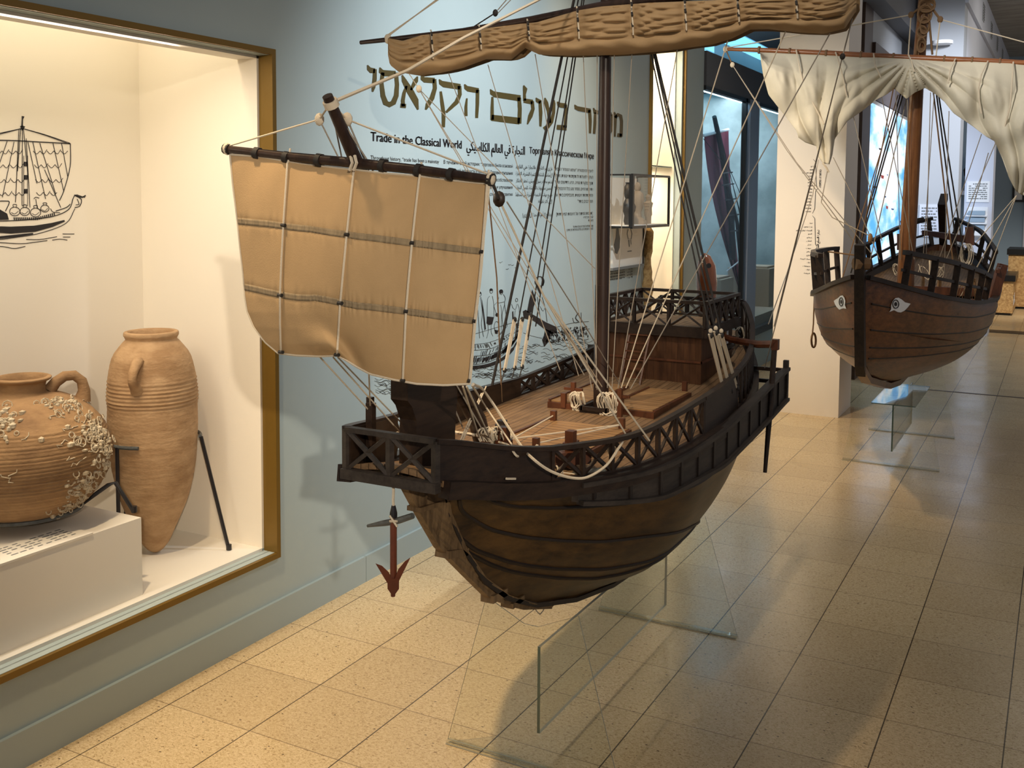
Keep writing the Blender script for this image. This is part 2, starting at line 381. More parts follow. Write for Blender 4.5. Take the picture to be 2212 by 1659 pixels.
struct(MB().box(-0.2, 0.15, 10.2, 10.3, 0, 2.72).obj('wall_niche', M['navy'], raw=True))
struct(MB().box(-0.25, 0.12, 7.3, 7.62, 0, 3.62).obj('wall_pillar', M['grey'], raw=True))
struct(MB().box(-0.2, 0.12, 7.62, 14.6, 2.72, 3.62).box(0.12, 0.15, 7.3, 14.6, 3.22, 3.62).obj('wall_upper', M['lav'], raw=True))
struct(MB().box(0.04, 0.31, 9.0, 9.35, 0, 2.72).obj('wall_pier', M['lav'], raw=True))
struct(MB().box(-2.4, 4.5, 14.6, 14.8, 0, 3.7).obj('wall_back', M['navy'], raw=True))
struct(MB().box(-2.2, -2.1, 7.3, 14.6, 0, 3.62).obj('wall_far_side', M['grey'], raw=True))
cm, cnt, cb = nmat('acoustic ceiling tiles')
cn = cnt.nodes.new('ShaderNodeTexNoise'); cn.inputs['Scale'].default_value = 3; L(cnt, pos(cnt, (1, 4, 1)), cn.inputs['Vector'])
L(cnt, ramp(cnt, cn.outputs[0], [(0.3, (0.26, 0.25, 0.235)), (0.7, (0.40, 0.39, 0.37))]), cb.inputs['Base Color']); cb.inputs['Roughness'].default_value = 0.9
struct(MB().box(0.12, 4.5, 5.8, 14.6, 3.62, 3.7).obj('ceiling', cm, raw=True))
struct(MB().box(-3.2, -0.3, 4.1, 9.6, 3.45, 3.55).box(-1.75, -0.3, 4.12, 9.5, 2.98, 3.45).obj('ceiling_lobby', M['dgrey'], raw=True))
struct(MB().box(-3.2, -0.25, 9.5, 9.6, 2.2, 3.5).obj('wall_lobby', M['dgrey'], raw=True))
struct(MB().box(-0.15, 4.5, 5.375, 5.40, 0, 0.002).obj('trim_3', M['brown'], raw=True))
struct(MB().box(-0.15, 4.5, 9.38, 9.62, 0, 0.004).obj('trim_4', M['black'], raw=True))
# luminous blue ceiling panels behind the show case fascia
bl, bnt, bb = nmat('blue luminous panel')
g = bnt.nodes.new('ShaderNodeNewGeometry'); sp = bnt.nodes.new('ShaderNodeSeparateXYZ'); L(bnt, g.outputs['Position'], sp.inputs[0])
ln = mth(bnt, 'MAXIMUM', mth(bnt, 'LESS_THAN', mth(bnt, 'FRACT', mth(bnt, 'MULTIPLY', sp.outputs[1], 1 / 0.62)), 0.03),
         mth(bnt, 'LESS_THAN', mth(bnt, 'FRACT', mth(bnt, 'MULTIPLY', sp.outputs[0], 1 / 0.6)), 0.02))
L(bnt, mixc(bnt, ln, (0.20, 0.58, 0.86), (0.06, 0.22, 0.42)), bb.inputs['Emission Color']); bb.inputs['Emission Strength'].default_value = 1.15
bb.inputs['Base Color'].default_value = (0, 0, 0, 1)
tag(MB().box(-3.1, -1.752, 4.3, 9.45, 3.0, 3.04).obj('ceiling_light', bl), 'glowing pale blue ceiling panel above the dark glass showcase', 'ceiling light')

# ---- big display case let into the left wall
def ring(mb, y0, y1, z0, z1, wd, x0, x1, mi=0):
    mb.box(x0, x1, y0, y0 + wd, z0, z1, mi); mb.box(x0, x1, y1 - wd, y1, z0, z1, mi)
    mb.box(x0, x1, y0 + wd, y1 - wd, z0, z0 + wd, mi); mb.box(x0, x1, y0 + wd, y1 - wd, z1 - wd, z1, mi)
case = thing('display_case', 'large brass framed cream display case in the wall, holding the two clay jars', 'display case', (-1.6, -1.3, 0.26))
f = MB(); ring(f, -2.3, -0.345, 0.243, 1.912, 0.018, -1.325, -1.268); f.obj('frame', M['gold'], case, label='brass coloured frame')
lin = MB().box(-1.88, -1.86, -2.3, -0.36, 0.25, 2.30)
lin.obj('back_panel', M['cream'], case)
MB().box(-1.86, -1.325, -0.372, -0.345, 0.27, 1.893).box(-1.86, -1.405, -0.372, -0.345, 1.893, 2.30).obj('side_panel', M['cream'], case); MB().box(-1.86, -1.405, -2.3, -2.28, 0.27, 2.30).obj('side_panel', M['cream'], case)
MB().box(-1.86, -1.325, -2.28, -0.372, 0.245, 0.272).obj('floor_panel', M['white'], case)
MB().box(-1.86, -1.405, -2.28, -0.372, 2.28, 2.30).obj('top_panel', M['white'], case); MB().box(-1.408, -1.325, -2.28, -0.362, 1.884, 1.8925).obj('lintel', M['white'], case)
MB().box(-1.56, -1.50, -2.26, -0.40, 2.265, 2.28).obj('light_strip', M['led'], case)
MB().box(-1.308, -1.302, -2.28, -0.363, 0.262, 1.893).obj('glass_pane', M['glass0'], case)
area((-1.62, -1.3, 2.255), None, 3, (1.0, 0.89, 0.73), 0.30, 1.7, (0, 0.0, 0)); area((-1.372, -1.42, 1.878), None, 9.5, (1.0, 0.88, 0.72), 0.05, 1.5, (0, -0.35, 0))  # the second is a hidden fill behind the frame, added for the lower case
# podium, label
pod = tag(MB().box(-1.86, -1.356, -2.2, -0.848, 0.272, 0.503).obj('plinth', M['white']), 'low white plinth inside the case under the round ribbed jar', 'plinth')
MB_l = MB().box(-1.47, -1.352, -1.75, -1.02, 0.5032, 0.509)
lab = MB_l.obj('caption_card', M['white']); tag(lab, 'white caption card lying on the edge of the low white plinth', 'caption')
tx = MB()
random.seed(3)
for r in range(5):
    for k in range(26):
        y = -1.72 + k * 0.0262
        if random.random() < 0.9 and y < -1.06 - 0.0 * r: tx.box(-1.455 + r * 0.017, -1.450 + r * 0.017, y, y + random.uniform(0.012, 0.022), 0.509, 0.5095)
tx.obj('lettering', M['gink'], lab)

# ---- clay jars
def ribbed(prof, n, ribs):
    out = []
    for i in range(len(prof) - 1):
        (r0, z0), (r1, z1) = prof[i], prof[i + 1]; k = max(2, int(abs(z1 - z0) / 0.004) + 1)
        for j in range(k):
            t = j / k; out.append((r0 + (r1 - r0) * t, z0 + (z1 - z0) * t))
    out.append(prof[-1])
    return [(r + ribs(z), z) for r, z in out]

def smooth_prof(p, k=4):
    out = []
    for i in range(len(p) - 1):
        a = p[max(0, i - 1)]; b = p[i]; c = p[i + 1]; d = p[min(len(p) - 1, i + 2)]
        for j in range(k):
            t = j / k
            out.append(tuple(0.5 * ((2 * b[m]) + (-a[m] + c[m]) * t + (2 * a[m] - 5 * b[m] + 4 * c[m] - d[m]) * t * t + (-a[m] + 3 * b[m] - 3 * c[m] + d[m]) * t ** 3) for m in (0, 1)))
    out.append(p[-1]); return out

# tall jar
J2 = (-1.60, -0.575)
prof = smooth_prof([(0.004, 0.273), (0.022, 0.283), (0.045, 0.312), (0.060, 0.345), (0.085, 0.40), (0.108, 0.46), (0.127, 0.54), (0.138, 0.62), (0.142, 0.70), (0.140, 0.77), (0.142, 0.79), (0.139, 0.83), (0.134, 0.87), (0.120, 0.925), (0.092, 0.965), (0.080, 0.978), (0.081, 0.985), (0.085, 0.993), (0.083, 1.003), (0.072, 1.004), (0.066, 0.99), (0.068, 0.95)], 5)
prof = ribbed(prof, 0, lambda z: 0.0022 * sin(z * 520) if 0.765 < z < 0.85 else (0.00025 * sin(z * 330) if z < 0.96 else 0))
jar2 = thing('storage_jar', 'tall pointed tan clay jar held in a black tripod stand', 'jar', (J2[0], J2[1], 0.27))
MB().lathe(prof, (J2[0], J2[1], 0), 56, fn=lambda a, z: 1 + 0.012 * sin(2 * a + 5 * z) + 0.006 * sin(5 * a + 20 * z)).obj('body', M['clay'], jar2, 'all')
def jhandle(c, ang, r0, z0, r1, z1, bow, rad):
    pts = []
    for i in range(11):
        t = i / 10; r = r0 + (r1 - r0) * t + bow * sin(pi * t) ; z = z0 + (z1 - z0) * t
        pts.append((c[0] + r * cos(ang), c[1] + r * sin(ang), z))
    return pts
MB().tube(jhandle(J2, radians(-62), 0.120, 0.925, 0.135, 0.835, 0.045, 0.012), [0.019, 0.017, 0.015, 0.0145, 0.014, 0.014, 0.014, 0.0145, 0.015, 0.017, 0.021], 10).obj('handle', M['clay'], jar2, True)
MB().tube(jhandle(J2, radians(118), 0.118, 0.925, 0.135, 0.835, 0.045, 0.012), 0.016, 10).obj('handle', M['clay'], jar2, True)
def tripod(c, arc, rr, feet, name, label, arms=None):
    t = thing(name, label, 'stand', (c[0], c[1], 0.27))
    a0, a1 = rr
    MB().tube([(c[0] + a0 * cos(radians(k)), c[1] + a0 * sin(radians(k)), a1) for k in range(arc[0], arc[1] + 1, 12)], 0.006, 8, closed=arc[1] - arc[0] > 340).obj('ring', M['lead'], t, True)
    for ang, r, z in feet:
        ct, st_ = cos(radians(ang)), sin(radians(ang)); rt, zt = arms or (a0 + 0.004, a1)
        p1 = (c[0] + r * ct, c[1] + r * st_, z); pts = [(c[0] + rt * ct, c[1] + rt * st_, zt), p1]
        if arms: pts = [(c[0] + a0 * ct, c[1] + a0 * st_, a1), (c[0] + (rt - 0.02) * ct, c[1] + (rt - 0.02) * st_, zt - 0.006)] + pts
        lg = MB().tube(pts, 0.0062, 8).obj('leg', M['iron'], t, True)
        MB().tube([(p1[0], p1[1], z + 0.018), (p1[0], p1[1], z)], 0.009, 8).obj('foot', M['iron'], lg, True)
    return t
tripod(J2, (36, 300), (0.147, 0.655), [(35, 0.235, 0.273), (-88, 0.150, 0.273), (165, 0.22, 0.273)], 'tripod_stand', 'black iron tripod ring stand around the tall pointed jar')
# round jar
J1 = (-1.60, -1.045)
prof = smooth_prof([(0.004, 0.512), (0.06, 0.518), (0.12, 0.535), (0.175, 0.575), (0.215, 0.63), (0.236, 0.69), (0.232, 0.745), (0.205, 0.80), (0.160, 0.845), (0.105, 0.872), (0.066, 0.882), (0.061, 0.897), (0.064, 0.912), (0.075, 0.918), (0.077, 0.925), (0.066, 0.927), (0.056, 0.91), (0.055, 0.88)], 5)
prof = ribbed(prof, 0, lambda z: 0.0022 * sin(z * 640) if z < 0.80 else 0.0004 * sin(z * 400) if z < 0.87 else 0)
jar1 = thing('storage_jar', 'round ribbed brown clay jar crusted with pale sea shells', 'jar', (J1[0], J1[1], 0.503))
MB().lathe(prof, (J1[0], J1[1], 0), 72, fn=lambda a, z: 1 + 0.01 * sin(2 * a + 3 * z)).obj('body', M['clay2'], jar1, 'all')
MB().tube([(J1[0] + r * cos(radians(62)), J1[1] + r * sin(radians(62)), z) for r, z in ((.070, .880), (.088, .903), (.112, .918), (.138, .918), (.158, .900), (.164, .872), (.158, .842))], [0.018, 0.016, 0.015, 0.015, 0.015, 0.017, 0.024], 10).obj('handle', M['clay2'], jar1, True)
MB().tube(jhandle(J1, radians(-118), 0.085, 0.905, 0.165, 0.845, 0.035, 0.0), 0.017, 10).obj('handle', M['clay2'], jar1, True)
cr = MB(); random.seed(11)
def rj(z):
    for i in range(len(prof) - 1):
        if prof[i][1] <= z <= prof[i + 1][1] or prof[i][1] >= z >= prof[i + 1][1]: return max(prof[i][0], prof[i + 1][0])
    return 0.1
for k in range(330):
    cl = random.choice([(0.35, 0.80, 0.13, 0.03), (0.30, 0.77, 0.18, 0.022), (0.42, 0.70, 0.10, 0.025), (0.05, 0.64, 0.13, 0.018), (0.12, 0.58, 0.2, 0.02), (-0.9, 0.83, 0.10, 0.02), (0.2, 0.86, 0.3, 0.012)])
    ang = random.gauss(cl[0], cl[2]); z = min(0.868, max(0.54, random.gauss(cl[1], cl[3]))); r = rj(z) + 0.001
    c = Vector((J1[0] + r * cos(ang), J1[1] + r * sin(ang), z)); s_ = random.uniform(0.004, 0.011)
    out = Vector((cos(ang), sin(ang), 0.35)).normalized()
    if random.random() < 0.6:
        cr.ball(c, s_, 6, (random.uniform(0.5, 1), random.uniform(0.6, 1.3), random.uniform(0.3, 1)))
    else:
        n = 8; a = out.cross(Vector((0, 0, 1))).normalized(); b = a.cross(out)
        cr.tube([c + (a * cos(2 * pi * i / n) + b * sin(2 * pi * i / n)) * s_ * 1.2 + out * 0.002 for i in range(n)], 0.0016, 5, closed=True)
for k in range(26):    # worm tubes
    ang = random.gauss(0.1, 0.6); z = random.uniform(0.56, 0.86); pts = []
    for i in range(6):
        r = rj(z) + 0.002; pts.append((J1[0] + r * cos(ang), J1[1] + r * sin(ang), z)); ang += random.uniform(-0.04, 0.09); z += random.uniform(-0.008, 0.009)
        z = min(z, 0.868)
    cr.tube(pts, 0.0014, 5)
o = cr.obj('shell_crust', M['crust'], jar1, True); o['kind'] = 'stuff'
tripod(J1, (0, 348), (0.150, 0.546), [(48, 0.29, 0.506), (-78, 0.29, 0.506), (168, 0.25, 0.506)], 'tripod_stand', 'black iron ring stand under the round ribbed jar', (0.240, 0.60))

# ---- second case in the same wall
c2 = thing('display_case', 'tall narrow brass framed cream display case beyond the lettered wall', 'display case', (-1.5, 3.37, 0.26))
f = MB(); ring(f, 3.052, 3.70, 0.243, 2.47, 0.02, -1.325, -1.262); f.obj('frame', M['gold'], c2, label='brass coloured frame')
MB().box(-1.88, -1.86, 3.05, 3.70, 0.25, 2.48).obj('back_panel', M['cream'], c2)
MB().box(-1.86, -1.325, 3.652, 3.70, 0.27, 2.48).obj('side_panel', M['cream'], c2); MB().box(-1.86, -1.325, 3.05, 3.083, 0.27, 2.48).obj('side_panel', M['cream'], c2)
MB().box(-1.86, -1.325, 3.075, 3.66, 0.245, 0.272).obj('floor_panel', M['white'], c2)
MB().box(-1.86, -1.325, 3.075, 3.66, 2.45, 2.48).obj('top_panel', M['white'], c2)
MB().box(-1.40, -1.34, 3.10, 3.64, 2.437, 2.45).obj('light_strip', M['led'], c2)
MB().box(-1.855, -1.34, 3.08, 3.655, 1.645, 1.652).obj('shelf', M['edge'], c2)
area((-1.6, 3.37, 2.42), None, 9, (1.0, 0.86, 0.66), 0.2, 0.45, (0, 0, 0))
area((-1.6, 3.37, 1.63), None, 5, (1.0, 0.86, 0.66), 0.2, 0.45, (0, 0, 0))
random.seed(5)
tag(MB().lathe([(0.001, 0.0)] + [(0.026 + 0.006 * sin(i * 0.9) + 0.004 * sin(i * 2.3), i * 0.04) for i in range(32)] + [(0.001, 1.29)], (-1.225, 2.93, 0), 14, fn=lambda a, z: 1 + 0.15 * sin(3 * a + 9 * z)).obj('stone_post', M['stone'], smooth=True),
    'tall rough tan stone post standing against the wall beside the narrow case', 'stone post')

# ---- glass showcase with a blue lit inside
sc_ = thing('showcase', 'dark glazed showcase with grey blue mullion and blue lit interior', 'showcase', (-1.7, 5.6, 0.3))
MB().box(-2.62, -2.6, 4.12, 7.3, 0.3, 2.5).obj('back_panel', plain('blue lit lining', (0.34, 0.46, 0.58), 0.7), sc_)  # the blue light inside the showcase is put into the lining colour
MB().box(-2.6, -1.285, 7.28, 7.3, 0.3, 2.5).obj('side_panel', M['teal'], sc_)
MB().box(-2.6, -1.285, 4.12, 7.28, 0.29, 0.31).obj('floor_panel', M['bag'], sc_)
MB().box(-1.30, -1.262, 5.16, 5.20, 0.3, 2.235).obj('mullion', M['black'], sc_)
MB().box(-1.30, -1.255, 5.26, 5.53, 0.3, 2.235).obj('mullion', M['alum'], sc_, label='grey blue mullion')
MB().box(-1.30, -1.262, 4.12, 7.3, 2.205, 2.235).obj('frame', M['black'], sc_)
MB().box(-1.30, -1.25, 4.12, 7.3, 0.30, 0.36).obj('sill', M['black'], sc_)
MB().box(-1.285, -1.278, 4.12, 7.3, 0.36, 2.205).obj('glass_pane', M['glass'], sc_)
MB().box(-1.36, -1.32, 4.16, 7.2, 2.215, 2.23).obj('light_strip', emit('blue white strip', (0.5, 0.8, 1.0), 6), sc_)
area((-2.0, 6.6, 2.3), (-2.2, 6.9, 0.9), 15, (0.76, 0.87, 1.0), 1.0, 1.2)
# things inside
b2 = thing('ship_rig', 'maroon hanging sail with dark ladder mast inside the glass showcase', 'model ship', (-1.7, 6.1, 0.32))
P = []
for i in range(15):
    u = i / 14; row = []
    for j in range(9):
        v = j / 8; x0 = 1521 + 52 * v; xb = 1600 + 10 * v - 0
        xx = x0 + (xb - x0) * (u ** 1.6) * (1 - 0.25 * v); yy = 290 - 8 * v + u * (345)
        p = at(xx, yy, X=-1.75 + 0.02 * sin(v * 14 + u * 3)); row.append(p)
    P.append(row)
MB().grid(P, 0.003, (1, 0, 0)).obj('sail', M['maroon'], b2, True)
MB().tube([at(1519, 293, X=-1.72), at(1573, 280, X=-1.72)], 0.013, 8).obj('yard', M['paper'], b2, True)
MB().tube([at(1543, 252, X=-1.70), at(1560, 330, X=-1.70), at(1580, 480, X=-1.70), at(1583, 560, X=-1.70)], [0.02, 0.028, 0.03, 0.03], 8).obj('mast', M['bronze'], b2, True)
MB().tube([at(1572, 400, X=-1.66), at(1592, 480, X=-1.66), at(1600, 560, X=-1.66)], 0.018, 8).obj('mast', M['bronze'], b2, True)
for yy, xx in ((375, 1566), (400, 1569), (432, 1575), (466, 1580), (500, 1584)):
    MB().tube([at(xx - 8, yy, X=-1.66), at(xx + 16, yy - 3, X=-1.66)], 0.007, 6).obj('rung', M['bronze'], b2, True)
for k, (x0, y0, x1, y1) in enumerate([(1520, 300, 1560, 350), (1566, 330, 1600, 470), (1570, 350, 1610, 500), (1574, 360, 1625, 480)]):
    MB().tube([at(x0, y0, X=-1.6), at(x1, y1, X=-1.6)], 0.003, 5).obj('rope', M['tarred'], b2)
MB().tube([at(1570, 586, X=-1.5), at(1602, 560, X=-1.5)], 0.006, 6).obj('spar', M['paper'], b2)
for (a, b_, c_, d_), nm, lbl in (((6.2, 6.6, -2.2, -1.75), 0.62, 'small cream box on the showcase floor behind the maroon sail'), ((6.75, 7.1, -1.85, -1.45), 0.70, 'taller cream box on the showcase floor behind the grey mullion')):
    tag(MB().box(c_, d_, a, b_, 0.421, nm + 0.08).box(c_ + 0.03, d_ - 0.03, a + 0.03, b_ - 0.03, nm + 0.08, nm + 0.1).obj('crate', M['sand']), lbl, 'crate')
tag(MB().box(-2.3, -1.35, 5.4, 7.2, 0.311, 0.42).obj('sand_bed', M['sand']) , 'pale sand coloured bed along the bottom of the glass showcase', 'sand bed')

# ---- backlit poster of the sky
pm_, pnt, pb = nmat('backlit sky poster')
n = pnt.nodes.new('ShaderNodeTexNoise'); n.inputs['Scale'].default_value = 1.0; n.inputs['Detail'].default_value = 7; n.inputs['Roughness'].default_value = 0.55
L(pnt, pos(pnt, (1, 0.9, 2.6)), n.inputs['Vector'])
L(pnt, ramp(pnt, n.outputs[0], [(0.43, (0.08, 0.36, 0.80)), (0.50, (0.32, 0.60, 0.90)), (0.56, (0.76, 0.80, 0.90)), (0.7, (0.85, 0.86, 0.90))]), pb.inputs['Emission Color'])
pb.inputs['Emission Strength'].default_value = 0.95; pb.inputs['Base Color'].default_value = (0, 0, 0, 1)
po = thing('poster', 'tall backlit poster of blue sky and clouds with tiny kites', 'poster', (-0.45, 7.4, 0.75))
MB().box(-0.449, -0.446, 5.93, 8.95, 0.72, 2.235).obj('print', pm_, po)
MB().box(-0.449, -0.44, 5.93, 9.0, 2.235, 2.262).obj('rim', M['paper'], po)
for k, (x, y, cl, w_, h_) in enumerate([(1902, 322, 'bronze', 8, 5), (1906, 382, 'red', 7, 9), (1889, 404, 'blue', 9, 6), (1916, 448, 'red', 5, 8), (1928, 452, 'blue', 6, 4), (1917, 378, 'blue', 3, 3), (1912, 425, 'blue', 4, 5)]):
    mt = {'bronze': M['bronze'], 'red': plain('red kite', (0.6, 0.08, 0.05), 0.6), 'blue': plain('blue kite', (0.05, 0.14, 0.3), 0.6)}[cl]
    q = [at(x - w_ / 2, y - h_ / 2, X=-0.4445), at(x + w_ / 2, y - h_ / 4, X=-0.4445), at(x + w_ / 3, y + h_ / 2, X=-0.4445), at(x - w_ / 3, y + h_ / 3, X=-0.4445)]
    MB().add([*q, *[v + Vector((0.001, 0, 0)) for v in q]], [(0, 1, 2, 3), (7, 6, 5, 4)]).obj('kite', mt, po)

# ---- far hall bits
def framed(name, x, y0, z0, w_, h_, label, cat='framed picture', inner=None):
    t = thing(name, label, cat, (x + w_ / 2, y0, z0))
    m_ = MB()
    for a, b, c, d in ((0, 0.03, 0, h_), (w_ - 0.03, w_, 0, h_), (0.03, w_ - 0.03, 0, 0.03), (0.03, w_ - 0.03, h_ - 0.03, h_)): m_.box(x + a, x + b, y0 - 0.03, y0, z0 + c, z0 + d)
    m_.obj('frame', M['black'], t); MB().box(x + 0.03, x + w_ - 0.03, y0 - 0.015, y0, z0 + 0.03, z0 + h_ - 0.03).obj('print', inner or M['paper'], t)
    return t
framed('framed_picture', 0.27, 14.6, 1.42, 0.17, 0.42, 'left black framed picture on the far blue wall, half hidden by the pale pier')
framed('framed_picture', 0.50, 14.6, 1.42, 0.22, 0.42, 'right black framed picture on the far blue wall, by the pale door')
framed('framed_picture', 0.045, 10.2, 1.20, 0.10, 0.50, 'narrow black framed picture in the dark gap between the grey pillar and pale pier')
d = thing('door', 'pale narrow door on the far blue wall behind the hanging sail', 'door', (0.6, 14.6, 0))
MB().box(0.44, 0.50, 14.55, 14.6, 0, 2.2).obj('jamb', M['lav'], d)
tag(MB().lathe([(0.001, 0), (0.07, 0), (0.06, 0.03), (0.02, 0.06), (0.025, 0.12), (0.075, 0.17), (0.085, 0.24), (0.04, 0.31), (0.03, 0.34), (0.055, 0.39), (0.06, 0.44), (0.04, 0.49), (0.001, 0.51)], (0.035, 10.05, 1.55), 14, fn=lambda a, z: 1 + 0.2 * cos(2 * a)).obj('bust', M['bronze'], smooth=True), 'dark bronze bust on a shelf in the gap behind the grey pillar', 'statue')
tag(MB().box(-0.12, 0.10, 9.8, 10.2, 1.50, 1.55).obj('wall_shelf', M['lav']), 'small pale shelf holding the dark bust behind the grey pillar', 'shelf')
def panel(name, x0, x1, y, z0, z1, rows, label, mat, ink_, seed):
    random.seed(seed); t = thing(name, label, 'text panel', ((x0 + x1) / 2, y, z0))
    MB().box(x0, x1, y - 0.012, y, z0, z1).obj('panel', mat, t); m_ = MB(); h = (z1 - z0) / (rows + 2)
    for r in range(rows):
        x = x0 + 0.02
        while x < x1 - 0.03:
            e = min(x1 - 0.02, x + random.uniform(0.012, 0.035))
            if random.random() < 0.93: m_.box(x, e, y - 0.0135, y - 0.012, z1 - (r + 1.5) * h, z1 - (r + 1.5) * h + h * 0.45)
            x = e + 0.006
    m_.obj('lettering', ink_, t); return t
panel('text_panel', -0.205, -0.03, 7.3, 1.10, 1.40, 9, 'grey printed text panel low on the grey pillar', M['lav'], M['gink'], 1)
panel('text_panel', 0.06, 0.28, 9.0, 1.42, 1.64, 8, 'white printed text panel on the pale lavender pier', M['paper'], M['gink'], 2)
rk = thing('brochure_rack', 'white wall rack of dark brochures under the panel on the pale pier', 'rack', (0.17, 8.95, 1.08))
MB().box(0.07, 0.27, 8.99, 9.0, 1.05, 1.37).box(0.07, 0.27, 8.90, 8.99, 1.07, 1.13).box(0.07, 0.27, 8.93, 8.99, 1.19, 1.21).box(0.07, 0.27, 8.93, 8.99, 1.27, 1.285).obj('rack', M['paper'], rk)
for z in (1.13, 1.21, 1.285):
    tag(MB().box(0.09, 0.25, 8.92, 8.985, z + 0.001, z + 0.045).obj('brochures', M['navy']), {1.13: 'lowest bundle of dark brochures in the white wall rack', 1.21: 'middle bundle of dark brochures in the white wall rack', 1.285: 'topmost bundle of dark brochures in the white wall rack'}[z], 'brochures', 'brochures in the wall rack')
for (x0, x1, y0, y1, z), lb, pl in (((-0.35, 0.46, 11.3, 12.2, 0.43), 'low chipboard box seat with a black cushion in the far hall', 1), ((0.35, 1.1, 12.25, 13.0, 0.72), 'taller chipboard box seat behind the low one in the far hall', 2)):
    t = thing('box_seat', lb, 'seat', ((x0 + x1) / 2, y0, 0))
    MB().box(x0, x1, y0, y1, 0.03, z).obj('body', M['osb'], t); MB().box(x0 + 0.02, x1 - 0.02, y0 + 0.02, y1 - 0.02, 0, 0.03).obj('base', M['black'], t)
    MB().box(x0 - 0.02, x1 + 0.02, y0 - 0.02, y1, z, z + 0.075).obj('cushion', M['black'], t)
    if pl == 1:
        m_ = MB()
        for a, b, c, d_ in ((11.42, 11.60, 0.20, 0.24), (11.42, 11.46, 0.12, 0.24), (11.56, 11.60, 0.12, 0.24), (11.7, 11.9, 0.12, 0.16), (11.7, 11.74, 0.12, 0.26)): m_.box(0.46, 0.4615, a, b, c, d_)
        m_.obj('lettering', M['paper'], t)
for k in range(4):
    y = (8.95, 10.25, 11.4, 12.6)[k]
    t = thing('vent', ['vent high on the far hall wall, nearest the ship mast', 'second vent from the ship mast on the high wall', 'third vent from the ship mast on the high wall', 'farthest vent on the high wall of the far hall'][k], 'vent', (0.152, y, 3.3), 'vents on the high wall')
    MB().box(0.151, 0.158, y, y + 0.22, 3.32, 3.50).obj('grille', M['grey'], t)
    m_ = MB()
    for j in range(6): m_.box(0.158, 0.161, y + 0.02, y + 0.20, 3.335 + j * 0.027, 3.345 + j * 0.027)
    m_.obj('slat', M['dgrey'], t)
tag(MB().lathe([(0.001, 0), (0.09, 0.0), (0.09, 0.03), (0.001, 0.03)], (-0.05, 7.22, 2.85), 16).obj('smoke_detector', M['paper'], smooth=True), 'small pale round detector on the grey pillar beside the far mast', 'detector')
# ================================================================ lettering and drawings on the walls
def plane_mapper(ox, oy, s, off=0.0015, **pl):
    k, v = list(pl.items())[0]
    def mp(x, y):
        p = at(ox + x / s, oy + y / s, **pl)
        if k == 'X': p.x = v + off
        else: p.y = v - off
        return p
    return mp

def ribbon(mb, pts, mp, w=None):
    """flat stroke: pts (x,y) or (x,y,width)"""
    n = len(pts); A = []; B = []
    for i, p in enumerate(pts):
        a = pts[max(0, i - 1)]; b = pts[min(n - 1, i + 1)]
        dx, dy = b[0] - a[0], b[1] - a[1]; l = sqrt(dx * dx + dy * dy) or 1
        ww = (p[2] if len(p) > 2 else w) / 2; nx, ny = -dy / l * ww, dx / l * ww
        A.append(mp(p[0] + nx, p[1] + ny)); B.append(mp(p[0] - nx, p[1] - ny))
    k = len(mb.v); mb.v += [tuple(v) for v in A + B]
    for i in range(n - 1): mb.f.append((k + i, k + i + 1, k + n + i + 1, k + n + i)); mb.m.append(0)

def blob(mb, pts, mp):
    k = len(mb.v); mb.v += [tuple(mp(*p)) for p in pts]; mb.f.append(tuple(range(k, k + len(pts)))); mb.m.append(0)

def oval(cx, cy, rx, ry, n=14): return [(cx + rx * cos(2 * pi * i / n), cy + ry * sin(2 * pi * i / n)) for i in range(n)]

def curve2(pts, k=5):
    q = [(2 * pts[0][0] - pts[1][0], 2 * pts[0][1] - pts[1][1])] + [p[:2] for p in pts] + [(2 * pts[-1][0] - pts[-2][0], 2 * pts[-1][1] - pts[-2][1])]
    out = []
    for i in range(1, len(q) - 2):
        for j in range(k):
            t = j / k
            out.append(tuple(0.5 * (2 * q[i][m] + (-q[i - 1][m] + q[i + 1][m]) * t + (2 * q[i - 1][m] - 5 * q[i][m] + 4 * q[i + 1][m] - q[i + 2][m]) * t * t + (-q[i - 1][m] + 3 * q[i][m] - 3 * q[i + 1][m] + q[i + 2][m]) * t ** 3) for m in (0, 1)))
    out.append(q[-2]); return out

